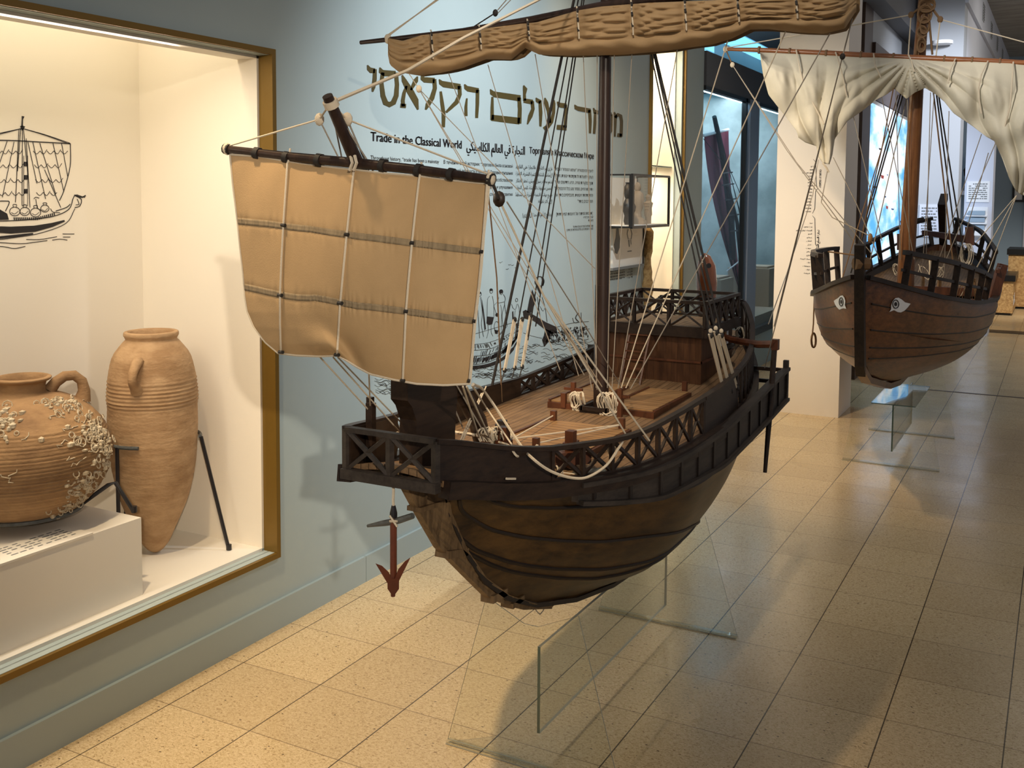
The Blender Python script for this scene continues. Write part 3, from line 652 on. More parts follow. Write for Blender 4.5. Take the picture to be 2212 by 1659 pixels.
# Hebrew title, gold vinyl, letter by letter
HB = [
 [[(50, 78, 6), (62, 108, 26), (80, 122, 34), (112, 126, 30)], [(112, 112, 22), (110, 190, 26), (100, 262, 24), (92, 298, 10)]],
 [[(152, 98, 6), (162, 128, 30), (180, 144, 38), (282, 150, 36)], [(176, 140, 22), (166, 230, 26), (178, 330, 30), (200, 390, 34), (232, 404, 34), (264, 388, 34), (288, 330, 30), (294, 240, 26), (286, 140, 24)]],
 [[(336, 160, 8), (352, 205, 30), (400, 290, 42), (446, 372, 40), (467, 446, 10)], [(463, 172, 8), (450, 205, 30), (425, 250, 22), (408, 285, 12)], [(372, 250, 14), (352, 310, 22), (342, 370, 24), (345, 420, 24)], [(322, 412, 26), (368, 416, 26)]],
 [[(500, 150, 14), (506, 190, 28), (520, 200, 34), (604, 206, 34)], [(602, 194, 24), (606, 270, 26), (582, 350, 30), (548, 405, 30), (530, 446, 10)]],
 [[(641, 196, 6), (655, 222, 28), (680, 236, 38), (815, 258, 36)], [(808, 250, 24), (812, 320, 24), (784, 385, 28), (735, 432, 22), (698, 468, 14)], [(654, 295, 14), (664, 380, 22), (678, 480, 24), (676, 590, 20)]],
 [[(850, 236, 6), (862, 262, 26), (880, 274, 34), (966, 290, 32)], [(958, 282, 22), (956, 400, 22), (950, 514, 18)], [(870, 352, 10), (862, 420, 18), (862, 498, 20)]],
 [[(1062, 278, 6), (1076, 306, 28), (1100, 320, 36), (1310, 352, 38)], [(1300, 345, 24), (1306, 440, 24), (1302, 560, 26)], [(1072, 512, 38), (1306, 540, 42)], [(1080, 340, 14), (1078, 430, 20), (1078, 530, 22)]],
 [[(1336, 246, 8), (1350, 275, 28), (1344, 320, 18), (1345, 372, 20)], [(1338, 370, 28), (1412, 384, 30)], [(1408, 376, 22), (1414, 440, 22), (1392, 500, 28), (1368, 566, 8)]],
 [[(1438, 348, 6), (1450, 370, 26), (1478, 384, 26)], [(1472, 374, 20), (1478, 470, 22), (1476, 584, 14)]],
 [[(1512, 348, 8), (1522, 388, 26), (1542, 460, 20), (1552, 556, 20)], [(1590, 366, 6), (1584, 396, 24), (1584, 470, 20), (1566, 545, 24), (1534, 586, 28), (1505, 606, 24)]],
 [[(1614, 380, 6), (1628, 402, 28), (1648, 410, 30), (1690, 414, 30)], [(1682, 405, 20), (1686, 500, 20), (1678, 595, 22)], [(1610, 590, 30), (1692, 596, 32)]],
 [[(1757, 405, 6), (1768, 428, 24), (1790, 438, 28), (1888, 456, 28)], [(1880, 448, 20), (1886, 540, 20), (1884, 640, 14)]],
 [[(1912, 432, 8), (1922, 462, 24), (1990, 476, 26)], [(1926, 470, 14), (1924, 560, 18), (1918, 644, 16)], [(1984, 468, 20), (1988, 560, 20), (1984, 652, 14)]],
 [[(2002, 452, 6), (2014, 478, 24), (2062, 486, 24)], [(2022, 480, 14), (2018, 560, 18), (2030, 630, 20), (2044, 644, 20), (2056, 620, 18), (2062, 560, 18), (2062, 484, 18)]],
 [[(2084, 466, 10), (2094, 495, 20), (2092, 580, 16), (2088, 668, 12)], [(2090, 512, 16), (2116, 486, 22), (2136, 496, 22), (2144, 540, 20), (2142, 610, 20), (2140, 668, 20)], [(2108, 654, 24), (2146, 660, 24)]],
]
mp = plane_mapper(780, 120, 3.8138, X=XW)
tt = MB()
for L_ in HB:
    for st in L_: ribbon(tt, [(p[0], p[1], p[2] * 1.32) for p in st], mp)
tag(tt.obj('wall_lettering', M['goldink']), 'large gold Hebrew title on the grey blue wall', 'lettering')

def tmesh(s):
    c = bpy.data.curves.new('txt', 'FONT'); c.body = s; c.size = 1; c.resolution_u = 2
    o = bpy.data.objects.new('txt', c); C.objects.link(o); bpy.context.view_layer.update()
    ev = o.evaluated_get(bpy.context.evaluated_depsgraph_get()); me = ev.to_mesh()
    vs = [v.co.copy() for v in me.vertices]; fs = [tuple(p.vertices) for p in me.polygons]
    ev.to_mesh_clear(); bpy.data.objects.remove(o); bpy.data.curves.remove(c); return vs, fs

def textline(mb, s, mapf, a0, a1, b0, cap, right=False, natural=False, bold=0.0):
    """a0..a1 is the line's extent, b0 the baseline, cap the cap height; mapf(a,b) -> room point"""
    vs, fs = tmesh(s)
    if not vs: return
    x0 = min(v.x for v in vs); x1 = max(v.x for v in vs); sy = cap / 0.70
    for dx in ([0.0, bold] if bold else [0.0]):
        mb.add([mapf(a0 + dx + (v.x - x0) / (x1 - x0) * (a1 - a0), b0 + v.y * sy) for v in vs], fs)

def he(s):
    sw = {'(': ')', ')': '(', '[': ']', ']': '['}
    return ''.join(sw.get(c, c) for c in s[::-1])
AR = {}
for ch, base, four in [('ا', 0xFE8D, 0), ('ب', 0xFE8F, 1), ('ة', 0xFE93, 0), ('ت', 0xFE95, 1), ('ث', 0xFE99, 1), ('ج', 0xFE9D, 1), ('ح', 0xFEA1, 1), ('خ', 0xFEA5, 1), ('د', 0xFEA9, 0), ('ذ', 0xFEAB, 0), ('ر', 0xFEAD, 0), ('ز', 0xFEAF, 0), ('س', 0xFEB1, 1), ('ش', 0xFEB5, 1), ('ص', 0xFEB9, 1), ('ض', 0xFEBD, 1), ('ط', 0xFEC1, 1), ('ع', 0xFEC9, 1), ('غ', 0xFECD, 1), ('ف', 0xFED1, 1), ('ق', 0xFED5, 1), ('ك', 0xFED9, 1), ('ل', 0xFEDD, 1), ('م', 0xFEE1, 1), ('ن', 0xFEE5, 1), ('ه', 0xFEE9, 1), ('و', 0xFEED, 0), ('ي', 0xFEF1, 1)]:
    AR[ch] = (base, four)
def ar(s):
    out = []
    for i, c in enumerate(s):
        if c not in AR: out.append(c); continue
        b, four = AR[c]
        pj = i > 0 and s[i - 1] in AR and AR[s[i - 1]][1]; nj = four and i < len(s) - 1 and s[i + 1] in AR
        out.append(chr(b + (3 if pj and nj else 2 if nj else 1 if pj else 0)))
    return ''.join(out)[::-1]
wm = lambda a, b: Vector((XW + 0.0015, a, b))
def wy(x, y): return at(x, y, X=XW).y
def wz(x, y): return at(x, y, X=XW).z
zb = wz(800, 304); cap = wz(800, 284) - zb
t1 = MB(); textline(t1, 'Trade in the Classical World', wm, wy(800, 300), wy(996, 310), zb, cap, bold=0.004)
# slab feet and heads for the serif look
tag(t1.obj('wall_lettering', M['ink']), 'black English title reading Trade in the Classical World', 'lettering')
t1 = MB(); textline(t1, ar('التجارة في العالم الكلاسيكي'), wm, wy(1007, 315), wy(1133, 322), wz(1007, 324), cap * 1.15, bold=0.004)
tag(t1.obj('wall_lettering', M['ink']), 'black Arabic title between the English and the Russian titles', 'lettering')
t1 = MB(); textline(t1, 'Торговля в Классическом Мире', wm, wy(1143, 322), wy(1282, 332), wz(1143, 331), cap * 0.86, bold=0.004)
tag(t1.obj('wall_lettering', M['ink']), 'black Russian title above the Hebrew and Arabic paragraphs', 'lettering')
z1 = wz(1084, 361); dz = (wz(1084, 357) - wz(1084, 419)) / 4
EN = ['Throughout history, “trade has been a mainstay', 'of human activity and progress. Trading supports', 'people in sustaining livelihoods and contributes', 'to social contacts, innovation and improvement', 'of the quality of life and of human development', 'in all its aspects.”']
RU = ['В течении всей истории: “торговля была основой', 'человеческой активности и прогресса. Торговые отношения', 'поддерживали источники жизни и способствовали', 'социальным контактам, инновациям и улучшения', 'качества жизни, а также всем аспектам развития', 'человечества в целом.”']
ARL = ['على مر التاريخ، «التجارة هي القائد', 'الأساسي للنشاط والتنمية البشرية، التجارة', 'تدعم مصادر سبل العيش، تحفز الابتكار', 'وتحسن مستويات المعيشة، تلمس التجارة', 'جميع جوانب التنمية البشرية من أبسطها', 'إلى أكثر تطورا»', '', '(برنامج الأمم المتحدة الإنمائي)']
HE = ['לאורך ההיסטוריה "שימש המסחר הבסיס', 'העיקרי לפעילות ולהתקדמות אנושית, מסחר', 'תמך במקורות מחיה, הניע חידושים ושיפר', 'את רמת החיים, מסחר נוגע בכל ההיבטים של', 'ההתפתחות האנושית, מהבסיסיים ביותר ועד', 'המורכבים ביותר"', '', '[תוכנית הפיתוח של האומות המאוחדות]']
for rows, xa, xb, conv, rt, ch, lbl in ((EN, 800, 948, lambda s: s, 0, 0.46, 'English paragraph printed on the wall, mostly behind the small sail'), (RU, 958, 1107, lambda s: s, 0, 0.46, 'Russian paragraph printed on the wall'), (ARL, 1114, 1193, ar, 1, 0.52, 'Arabic paragraph printed on the wall'), (HE, 1198, 1281, he, 1, 0.5, 'Hebrew paragraph printed on the wall beside the black framed vitrine')):
    t1 = MB(); ya, yb = wy(xa, 360), wy(xb, 360); full = max(len(s) for s in rows[:5])
    for k, s in enumerate(rows):
        if not s: continue
        wdt = (yb - ya) * min(1, len(s) / full * 1.06) if k >= 5 else (yb - ya)
        textline(t1, conv(s), wm, yb - wdt if rt else ya, yb if rt else ya + wdt, z1 - k * dz, dz * ch)
    tag(t1.obj('wall_lettering', M['ink']), lbl, 'lettering')
t1 = MB()
for k, (s, yy) in enumerate((('אוצרת: מירב לוריא', 471), ('מעצבת', 478), ('תצוגה מתחלפת על מסחר ימי בעולם העתיק של', 490), ('המזרח, הספנות והים, נמלים וסחורות הים התיכון', 496))):
    wd_ = (0.10, 0.05, 0.20, 0.26)[k]; textline(t1, he(s), wm, wy(1281, 480) - wd_ * 1.3, wy(1281, 480), wz(1275, yy), dz * 0.36)
tag(t1.obj('wall_lettering', M['ink']), 'small Hebrew credit lines under the Hebrew paragraph', 'lettering')

# mural of the cargo ship
mp = plane_mapper(1000, 540, 5.927, X=XW); mu = MB(); random.seed(8)
def S(w_, *p): ribbon(mu, curve2(list(p)) if len(p) > 2 else list(p), mp, w_)
S(4, (-60, 1130), (130, 1080), (400, 1000), (600, 940), (760, 880)); S(4, (-80, 1225), (110, 1210), (300, 1190), (480, 1130), (620, 1050), (720, 960))
bands = [[(-100, 1300), (110, 1285), (350, 1262), (520, 1180), (640, 1080), (715, 985)], [(-120, 1372), (105, 1360), (330, 1340), (520, 1250), (650, 1130), (725, 1010)], [(-130, 1480), (100, 1470), (300, 1440), (480, 1360), (620, 1230), (735, 1060)]]
S(5, *bands[0]); S(6, *bands[1]); S(6, *bands[2])
cs = [curve2([(-80, 1225), (110, 1210), (300, 1190), (480, 1130), (620, 1050), (720, 960)], 30)] + [curve2(b, 30) for b in bands]
for a, b, st, pr in ((cs[0], cs[1], 2, 0.55), (cs[1], cs[2], 3, 0.5), (cs[2], cs[3], 1, 0.8)):
    for i in range(0, min(len(a), len(b)) - 1, st):
        if random.random() < pr:
            (x0, y0), (x1, y1) = a[i], b[i]; f0 = random.uniform(0.0, 0.3); f1 = random.uniform(0.6, 1)
            ribbon(mu, [(x0 + (x1 - x0) * f0 + 6, y0 + (y1 - y0) * f0), (x0 + (x1 - x0) * f1, y0 + (y1 - y0) * f1)], mp, random.uniform(4, 11))
ribbon(mu, [(x, y + 26, w_) for (x, y), w_ in zip(curve2([(-130, 1480), (100, 1480), (300, 1455), (480, 1385), (620, 1260), (690, 1150)], 6), [34] * 6 + [44] * 12 + [36] * 8 + [20] * 5)], mp)
blob(mu, [(885, 505), (905, 560), (935, 640), (905, 720), (880, 800), (815, 800), (835, 700), (850, 620)], mp)
ribbon(mu, oval(978, 402, 58, 62, 20) + [(1036, 402)], mp, 12); blob(mu, [(1000, 345), (1040, 400), (1030, 455), (995, 470), (1010, 400)], mp); blob(mu, [(935, 440), (960, 450), (1000, 540), (985, 570), (950, 500)], mp)
blob(mu, [(765, 785), (800, 765), (900, 830), (1060, 925), (1195, 985), (1200, 1060), (1130, 1080), (1040, 1010), (900, 905), (775, 875)], mp)
S(6, (950, 600), (965, 720), (990, 880)); S(6, (1010, 600), (1050, 740), (1075, 920)); S(4, (985, 720), (1020, 780), (1050, 740)); S(4, (770, 1060), (880, 1100), (1010, 1130))
S(5, (1190, 990), (1400, 935), (1610, 915)); S(5, (1200, 1060), (1450, 1030), (1620, 1010)); S(7, (1400, 870), (1425, 930), (1480, 925)); S(12, (1480, 920), (1440, 870), (1475, 810), (1490, 850)); S(6, (1510, 800), (1515, 925))
for k in range(240):
    x = random.uniform(1030, 1600); lo = 1180 - (x - 1030) * 0.15; y = random.uniform(960 + (1600 - x) * 0.12, lo); a = random.uniform(0.9, 2.1); l_ = random.uniform(12, 46)
    ribbon(mu, [(x, y), (x + cos(a) * l_ * 0.6, y + sin(a) * l_)], mp, random.uniform(3, 12))
blob(mu, [(1050, 1010), (1130, 1040), (1120, 1100), (1090, 1180), (1040, 1240), (1010, 1150), (1040, 1080)], mp)
for (hx, hy, s_) in ((215, 565, 1.0), (360, 525, 1.1), (488, 540, 1.15), (684, 640, 0.85)):
    ribbon(mu, oval(hx, hy, 18 * s_, 26 * s_, 12) + [(hx + 18 * s_, hy)], mp, 5)
blob(mu, oval(486, 530, 26, 26), mp); blob(mu, oval(358, 508, 20, 16), mp); blob(mu, oval(214, 548, 15, 15), mp)
S(5, (200, 600), (185, 700), (200, 950), (212, 1130)); S(5, (225, 600), (245, 800), (235, 960), (262, 1110)); blob(mu, [(238, 620), (262, 760), (292, 1010), (275, 1030), (262, 900), (248, 760)], mp)
S(4, (340, 590), (312, 640), (306, 850)); S(4, (375, 590), (392, 700), (395, 860)); blob(mu, [(304, 850), (395, 860), (372, 950), (330, 960), (300, 940)], mp); S(4, (315, 950), (322, 1040), (300, 1130)); S(4, (360, 950), (360, 1050), (382, 1105))
S(5, (515, 565), (540, 620), (530, 690), (555, 860), (562, 980)); S(4, (460, 600), (438, 660), (392, 712)); S(4, (440, 680), (500, 670), (530, 660)); S(4, (480, 700), (492, 800), (488, 1030)); S(5, (530, 700), (500, 830), (515, 1010)); S(4, (392, 712), (420, 800), (450, 840))
S(4, (620, 690), (640, 745), (672, 755), (690, 690)); S(4, (700, 690), (718, 760), (715, 900)); S(4, (668, 770), (660, 860), (672, 940)); blob(mu, [(628, 790), (642, 780), (650, 900), (640, 990), (630, 900)], mp); blob(mu, [(672, 940), (718, 930), (700, 1010), (680, 1000)], mp)
ribbon(mu, oval(428, 980, 30, 66, 16) + [(458, 980)], mp, 5); blob(mu, [(400, 1020), (450, 1030), (440, 1075), (410, 1070)], mp); blob(mu, oval(436, 830, 24, 24), mp)
for k in range(6): S(4, (560 - 15 * k, 980 + 18 * k), (540 - 15 * k, 1000 + 18 * k), (515 - 15 * k, 1010 + 18 * k))
for k in range(110):
    x = random.uniform(60, 1500); y0 = 1500 if x < 500 else 1560 - (x - 500) * 0.36 if x < 1100 else 1340 - (x - 1100) * 0.30
    y = random.uniform(max(1120, y0 - (70 if x < 500 else 260)), y0 + 60); l_ = random.uniform(60, 190); a = random.uniform(-0.5, 0.5)
    if x < 640 and y < 1500: y = random.uniform(1560, 1640)
    S(random.uniform(3, 5), (x, y), (x + l_ * 0.35, y + 16 * a - 14), (x + l_ * 0.7, y + 30 * a + 10), (x + l_, y + 46 * a - 8))
for k in range(26):    # waves left of the bow, under the sail
    x = random.uniform(-1150, -760); y = random.uniform(1640, 1850); l_ = random.uniform(100, 260)
    S(4, (x, y), (x + l_ * 0.3, y + 24), (x + l_ * 0.7, y - 6), (x + l_, y + 40))
for (x, y, s_) in ((485, 158, 20), (596, 188, 18), (634, 194, 16), (565, 244, 18), (680, 228, 20)):
    S(4, (x - s_, y + random.uniform(-8, 4)), (x - 3, y + 3), (x + s_, y - random.uniform(0, 12)))
tag(mu.obj('wall_drawing', M['ink']), 'black line drawing of a merchant ship and its crew on the grey blue wall', 'drawing')

# drawing on the back of the case
mp = plane_mapper(0, 0, 2.676, X=-1.86); mu = MB()
def S(w_, *p): ribbon(mu, curve2(list(p)) if len(p) > 2 else list(p), mp, w_)
ribbon(mu, [(118, 728, 10), (128, 745, 26), (135, 728, 20)], mp); ribbon(mu, [(126, 735, 10), (128, 690, 8), (132, 672, 16)], mp)
for tx_, ty in ((-260, 835), (-260, 850), (404, 828), (398, 832)): S(4, (128, 742), ((128 + tx_) / 2, (742 + ty) / 2 - 4), (tx_, ty))
S(6, (-260, 806), (60, 812), (250, 822), (405, 830)); S(5, (405, 830), (404, 960), (368, 1100), (342, 1160))
masts = [(108, 750, 88, 1170), (118, 745, 100, 990), (128, 745, 126, 1190), (134, 745, 165, 1060), (150, 800, 172, 1200)]
for a in masts: S(4, a[:2], a[2:])
for a in ((80, 820, 12, 1140), (104, 820, 88, 1170), (160, 820, 212, 1060), (188, 820, 262, 1150), (228, 826, 320, 1120), (305, 828, 368, 1110), (355, 830, 390, 1020), (256, 980, 350, 1200), (-40, 820, -80, 1100), (-120, 815, -160, 1080), (40, 815, -20, 990)): S(4, a[:2], a[2:])
for row, yy in enumerate((870, 950, 1035, 1110)):
    for i in range(-4, 9):
        x0 = 150 + i * 40 + row * 6 - (0 if i > 0 else 60); x1 = x0 + 40
        if x1 > 400 - row * 14: continue
        S(3.5, (x0, yy + 2), ((x0 + x1) / 2, yy + 20), (x1, yy - 2 + (4 if i % 2 else -4)))
for y0 in (935, 1012, 1092): blob(mu, [(136, y0), (158, y0), (158, y0 + 26), (136, y0 + 26)], mp)
S(3, (136, 900), (136, 1190)); S(3, (158, 900), (158, 1190))
for cx_, cy_, s_ in ((84, 1222, 30), (142, 1222, 28), (204, 1228, 30), (258, 1205, 24)):
    ribbon(mu, oval(cx_, cy_, s_, s_ * 0.85, 16) + [(cx_ + s_, cy_)], mp, 4); S(4, (cx_ - 8, cy_ - s_ * 0.8), (cx_ - 10, cy_ - s_ * 1.3), (cx_ + 10, cy_ - s_ * 1.3), (cx_ + 8, cy_ - s_ * 0.8))
    S(3, (cx_ - s_ * 0.7, cy_ + 6), (cx_, cy_ + 14), (cx_ + s_ * 0.7, cy_ - 2))
S(4, (194, 1150), (205, 1140), (225, 1145)); S(4, (205, 1150), (215, 1200), (235, 1215)); S(4, (290, 1205), (305, 1225), (345, 1230))
S(5, (-260, 1240), (-100, 1275), (80, 1275), (240, 1262), (340, 1240), (400, 1205), (420, 1150), (432, 1125)); S(5, (320, 1220), (380, 1200), (405, 1180)); S(8, (432, 1128), (470, 1140), (494, 1130)); S(4, (440, 1125), (490, 1142))
S(5, (432, 1130), (468, 1152), (460, 1190), (430, 1200)); S(4, (445, 1150), (455, 1180), (436, 1185))
ribbon(mu, [(-260, 1300, 26), (-100, 1322, 34), (60, 1330, 40), (200, 1322, 36), (300, 1300, 24), (372, 1276, 10)], mp)
S(4, (-260, 1350), (-60, 1385), (100, 1370), (240, 1345), (380, 1290), (432, 1205)); ribbon(mu, [(-200, 1365, 10), (0, 1372, 14), (100, 1362, 14), (190, 1350, 8)], mp)
for i in range(22): S(7, (80 + i * 11, 1256 - (i > 12) * (i - 12) * 3), (82 + i * 11, 1272 - (i > 12) * (i - 12) * 3))
blob(mu, [(-20, 1200), (40, 1235), (50, 1270), (-30, 1272)], mp); S(5, (-60, 1165), (30, 1162), (52, 1170), (30, 1220))
for a in (((-200, 1390), (0, 1402), (120, 1408), (200, 1400), (272, 1390)), ((150, 1384), (230, 1384), (328, 1368)), ((300, 1388), (345, 1382), (388, 1388)), ((-200, 1420), (0, 1424), (80, 1436), (145, 1424)), ((360, 1352), (428, 1352)), ((362, 1370), (405, 1370))): S(4, *a)
tag(mu.obj('wall_drawing', M['ink']), 'black drawing of a sailing ship loaded with jars on the back of the large case', 'drawing')

# lettering on the column: braces, lists and turned headings
YC = 4.0
cmf = lambda a, b: Vector((a, YC - 0.0015, b))
def cxz(x, y): p = at(x, y, Y=YC); return p.x, p.z
lists = [(358, 455, [('יין', 6), ('דבש', 7), ('שמן זית, צמר', 24), ('ענבר', 10), ('פשתן', 9), ('בשמים', 10), ('דגים', 9), ('שיש', 7), ('חיטה', 8), ('קמח', 5), ('זכוכית', 12), ('בדים', 10), ('תבלינים', 10), ('תכשיטים', 12), ('צבעים', 11)], he, 'Hebrew list of goods with a brace on the column face'),
         (480, 588, [('نبيذ', 6), ('زيت زيتون', 18), ('أقمشة، توابل وعطور', 35), ('قمح', 8), ('زجاج', 10), ('أخشاب', 11), ('عسل', 8), ('حبوب', 11), ('رخام', 9), ('ملح', 9), ('حجارة كريمة', 22), ('خزف', 7), ('مجوهرات', 16), ('صوف', 8), ('فسيفساء', 13)], ar, 'Arabic list of goods with a brace on the column face')]
for ya, yb, rows, conv, lbl in lists:
    t1 = MB(); n = len(rows)
    for k, (s, wpx) in enumerate(rows):
        yy = ya + (yb - ya) * k / (n - 1) + 3; xr = 1757 - 4 * k / n - (yy - 355) * 0.018
        X0, Z0 = cxz(xr - wpx, yy); X1, _ = cxz(xr, yy); textline(t1, conv(s), cmf, X0, X1, Z0, 0.0075, bold=0.0012)
    mpc = plane_mapper(0, 0, 1, Y=YC)
    xm = 1763 - (ya - 355) * 0.015
    ribbon(t1, [(xm - 6, ya - 14, 0.8), (xm - 1, ya - 8, 1.2), (xm + 0.5, (ya + yb) / 2 - 6, 1.3), (xm + 4, (ya + yb) / 2, 1.0), (xm - 1, (ya + yb) / 2 + 6, 1.3), (xm - 3, yb - 4, 1.2), (xm - 8, yb + 6, 0.8)], mpc)
    tag(t1.obj('wall_lettering', M['ink']), lbl, 'lettering')
for s, conv, ya, yb, xx, lbl in (('סחורה נפוצה', he, 367, 405, 1771.5, 'turned Hebrew heading beside the upper list on the column'), ('تجارة السلع المنتشرة', ar, 497, 550, 1766.5, 'turned Arabic heading beside the lower list on the column')):
    t1 = MB(); X0, Za = cxz(xx, yb); _, Zb = cxz(xx, ya)
    textline(t1, conv(s), lambda a, b: Vector((X0 - b, YC - 0.0015, a)), Za, Zb, -0.006, 0.015, bold=0.002)
    tag(t1.obj('wall_lettering', M['ink']), lbl, 'lettering')

# ---- glass vitrine hung on the wall
vt = thing('wall_vitrine', 'black edged glass vitrine on the wall with dark figurines', 'vitrine', (-1.18, 2.55, 1.28))
x0, x1, y0, y1, z0, z1 = XW, -1.075, 2.27, 2.86, 1.283, 1.568
f = MB(); e = 0.012
for a in (y0, y1):
    f.bar((x1, a, z0), (x1, a, z1), 0.022 if a == y0 else e, up=(0, 1, 0)); f.bar((x0, a, z1), (x1, a, z1), e * 0.7, up=(0, 0, 1)); f.bar((x0, a, z0), (x1, a, z0), e * 0.7, up=(0, 0, 1)); f.bar((x0 + 0.004, a, z0), (x0 + 0.004, a, z1), e * 0.4, up=(0, 1, 0))
f.bar((x1, y0, z1), (x1, y1, z1), e); f.bar((x1, y0, z0), (x1, y1, z0), e * 1.2)
f.obj('frame', M['black'], vt)
MB().box(x0 + 0.001, x0 + 0.006, y0 + 0.01, y1 - 0.01, z0 + 0.01, z1 - 0.01).obj('back_panel', M['white'], vt)
MB().box(x0 + 0.006, x1 - 0.008, y0 + 0.012, y1 - 0.012, z0 + 0.006, z0 + 0.010).obj('shelf', M['paper'], vt)
MB().box(x1 - 0.004, x1, y0 + 0.011, y1 - 0.006, z0 + 0.007, z1 - 0.007).obj('glass_pane', M['glass'], vt)
MB().box(x0 + 0.01, x1 - 0.011, y0, y0 + 0.003, z0 + 0.006, z1 - 0.006).obj('glass_pane', M['glass'], vt)
fig = {'jug': [(0.001, 0), (0.02, 0.0), (0.028, 0.02), (0.022, 0.05), (0.034, 0.075), (0.038, 0.10), (0.025, 0.13), (0.016, 0.145), (0.024, 0.16), (0.03, 0.185), (0.026, 0.21), (0.014, 0.225), (0.018, 0.235), (0.001, 0.236)],
       'fig': [(0.001, 0), (0.05, 0.0), (0.045, 0.02), (0.022, 0.04), (0.020, 0.07), (0.030, 0.10), (0.034, 0.14), (0.028, 0.175), (0.012, 0.19), (0.017, 0.20), (0.016, 0.22), (0.010, 0.235), (0.001, 0.24)],
       'boy': [(0.001, 0), (0.016, 0.0), (0.014, 0.03), (0.020, 0.06), (0.018, 0.09), (0.024, 0.12), (0.008, 0.135), (0.013, 0.15), (0.010, 0.165), (0.001, 0.17)]}
t = tag(MB().lathe(fig['jug'], (-1.16, 2.42, z0 + 0.011), 14, fn=lambda a, z: 1 + 0.22 * cos(a) + 0.1 * sin(3 * a)).obj('figurine', M['bronze'], smooth=True), 'black head shaped flask, leftmost inside the wall vitrine', 'figurine')
t = tag(MB().lathe(fig['fig'], (-1.17, 2.60, z0 + 0.011), 14, fn=lambda a, z: 1 + 0.2 * cos(2 * a)).obj('figurine', M['figure'], smooth=True), 'tall grey robed figurine in the middle of the wall vitrine', 'figurine')
bo = MB().lathe(fig['boy'], (-1.15, 2.72, z0 + 0.011), 12, fn=lambda a, z: 1 + 0.25 * cos(2 * a)); bo.tube([(-1.15, 2.735, z0 + 0.12), (-1.15, 2.76, z0 + 0.09), (-1.15, 2.775, z0 + 0.06)], 0.005, 6)
tag(bo.obj('figurine', M['figure'], smooth=True), 'small striding grey figurine, rightmost inside the wall vitrine', 'figurine')
v2 = thing('wall_panel', 'white wall panel with grey vase outlines hung below the vitrine', 'panel', (-1.26, 2.55, 1.03))
MB().box(XW, -1.235, 2.40, 2.86, 1.05, 1.27).obj('board', M['white'], v2); MB().box(XW, -1.228, 2.385, 2.87, 1.035, 1.05).obj('ledge', M['gink'], v2); MB().box(XW, -1.228, 2.86, 2.87, 1.05, 1.275).obj('rim', M['black'], v2)
mpv = plane_mapper(0, 0, 1, X=-1.235); vv = MB()
blob(vv, [(1331, 492), (1336, 492), (1337, 505), (1339, 515), (1338, 535), (1333, 549), (1328, 546), (1326, 528), (1330, 512)], mpv)
ribbon(vv, [(1357, 495), (1354, 505), (1357, 516), (1363, 516), (1365, 505), (1362, 495)], mpv, 1.2); ribbon(vv, [(1358, 518), (1359, 533)], mpv, 2); ribbon(vv, [(1362, 518), (1363, 528)], mpv, 1.2); ribbon(vv, [(1355, 543), (1364, 542)], mpv, 2)
vv.obj('vase_outline', M['gink'], v2)
t1 = MB(); t2 = MB()
for k in range(4):
    textline(t1, he(('בקבוקי בושם בדמות ראש אדם', 'צלמית גבר עומד עטוף גלימה', 'צלמית נער פוסע מטרקוטה', 'כלי קטן לשמן וקסת דיו')[k]), wm, wy(1316, 590), wy(1349, 590), wz(1330, 586 + k * 6), 0.009, bold=0.002)
    textline(t2, ar(('زجاجات عطر', 'تماثيل صغيرة', 'تمثال فتى', 'إناء زيت')[k]), wm, wy(1354 + (k == 0) * 3, 590), wy(1366, 590), wz(1360, 582 + k * 6), 0.009, bold=0.002)
tag(t1.obj('wall_lettering', M['ink']), 'four long black Hebrew caption lines under the white vase panel', 'lettering'); tag(t2.obj('wall_lettering', M['ink']), 'four short black Arabic caption lines at the right under the white vase panel', 'lettering')
# ================================================================ ship one: the dark merchant ship
XC = -0.15
def interp(x, xs, ys):
    if x <= xs[0]: return ys[0]
    for i in range(len(xs) - 1):
        if x <= xs[i + 1]: return ys[i] + (ys[i + 1] - ys[i]) * (x - xs[i]) / (xs[i + 1] - xs[i])
    return ys[-1]
def sm(x, xs, ys):
    """smoothed table lookup"""
    h = 0.05
    return (interp(x - h, xs, ys) + 2 * interp(x, xs, ys) + interp(x + h, xs, ys)) / 4
HWY = [-1.31, -1.15, -0.98, -0.82, -0.72, -0.51, -0.2, 0.1, 0.3, 0.45, 0.6, 0.70]
HWX = [.105, .15, .205, .265, .295, .32, .33, .31, .275, .235, .17, .10]
def hw(y): return HWX[0] if y < -1.30 else sm(y, HWY, HWX)
def zd(y): return sm(y, [-1.31, -1.15, -1.0, -0.8, -0.5, -0.2, 0.1, 0.3, 0.45, 0.6, 0.7], [.905, .865, .838, .822, .820, .826, .835, .850, .875, .93, .965])
def zr(y, side):   # rail height
    if side > 0: return sm(y, [-1.31, -1.12, -1.0, -0.8, -0.69, -0.49, -0.3, 0.03, 0.25, 0.38, 0.5, 0.62], [.985, .934, .912, .900, .903, .918, .926, .950, .975, 1.00, 1.04, 1.085])
    return sm(y, [-1.31, -0.9, -0.65, -0.5, -0.15, 0.07, 0.3, 0.45, 0.62], [.985, .928, .903, .897, .883, .898, .925, .98, 1.085])
def edge(y, side, off=0.0): return XC + side * (hw(y) + off)
ship = thing('ship_model', 'dark brown merchant ship model with two masts and a square tan foresail, nearest the camera', 'model ship', (XC, -0.3, 0.30))
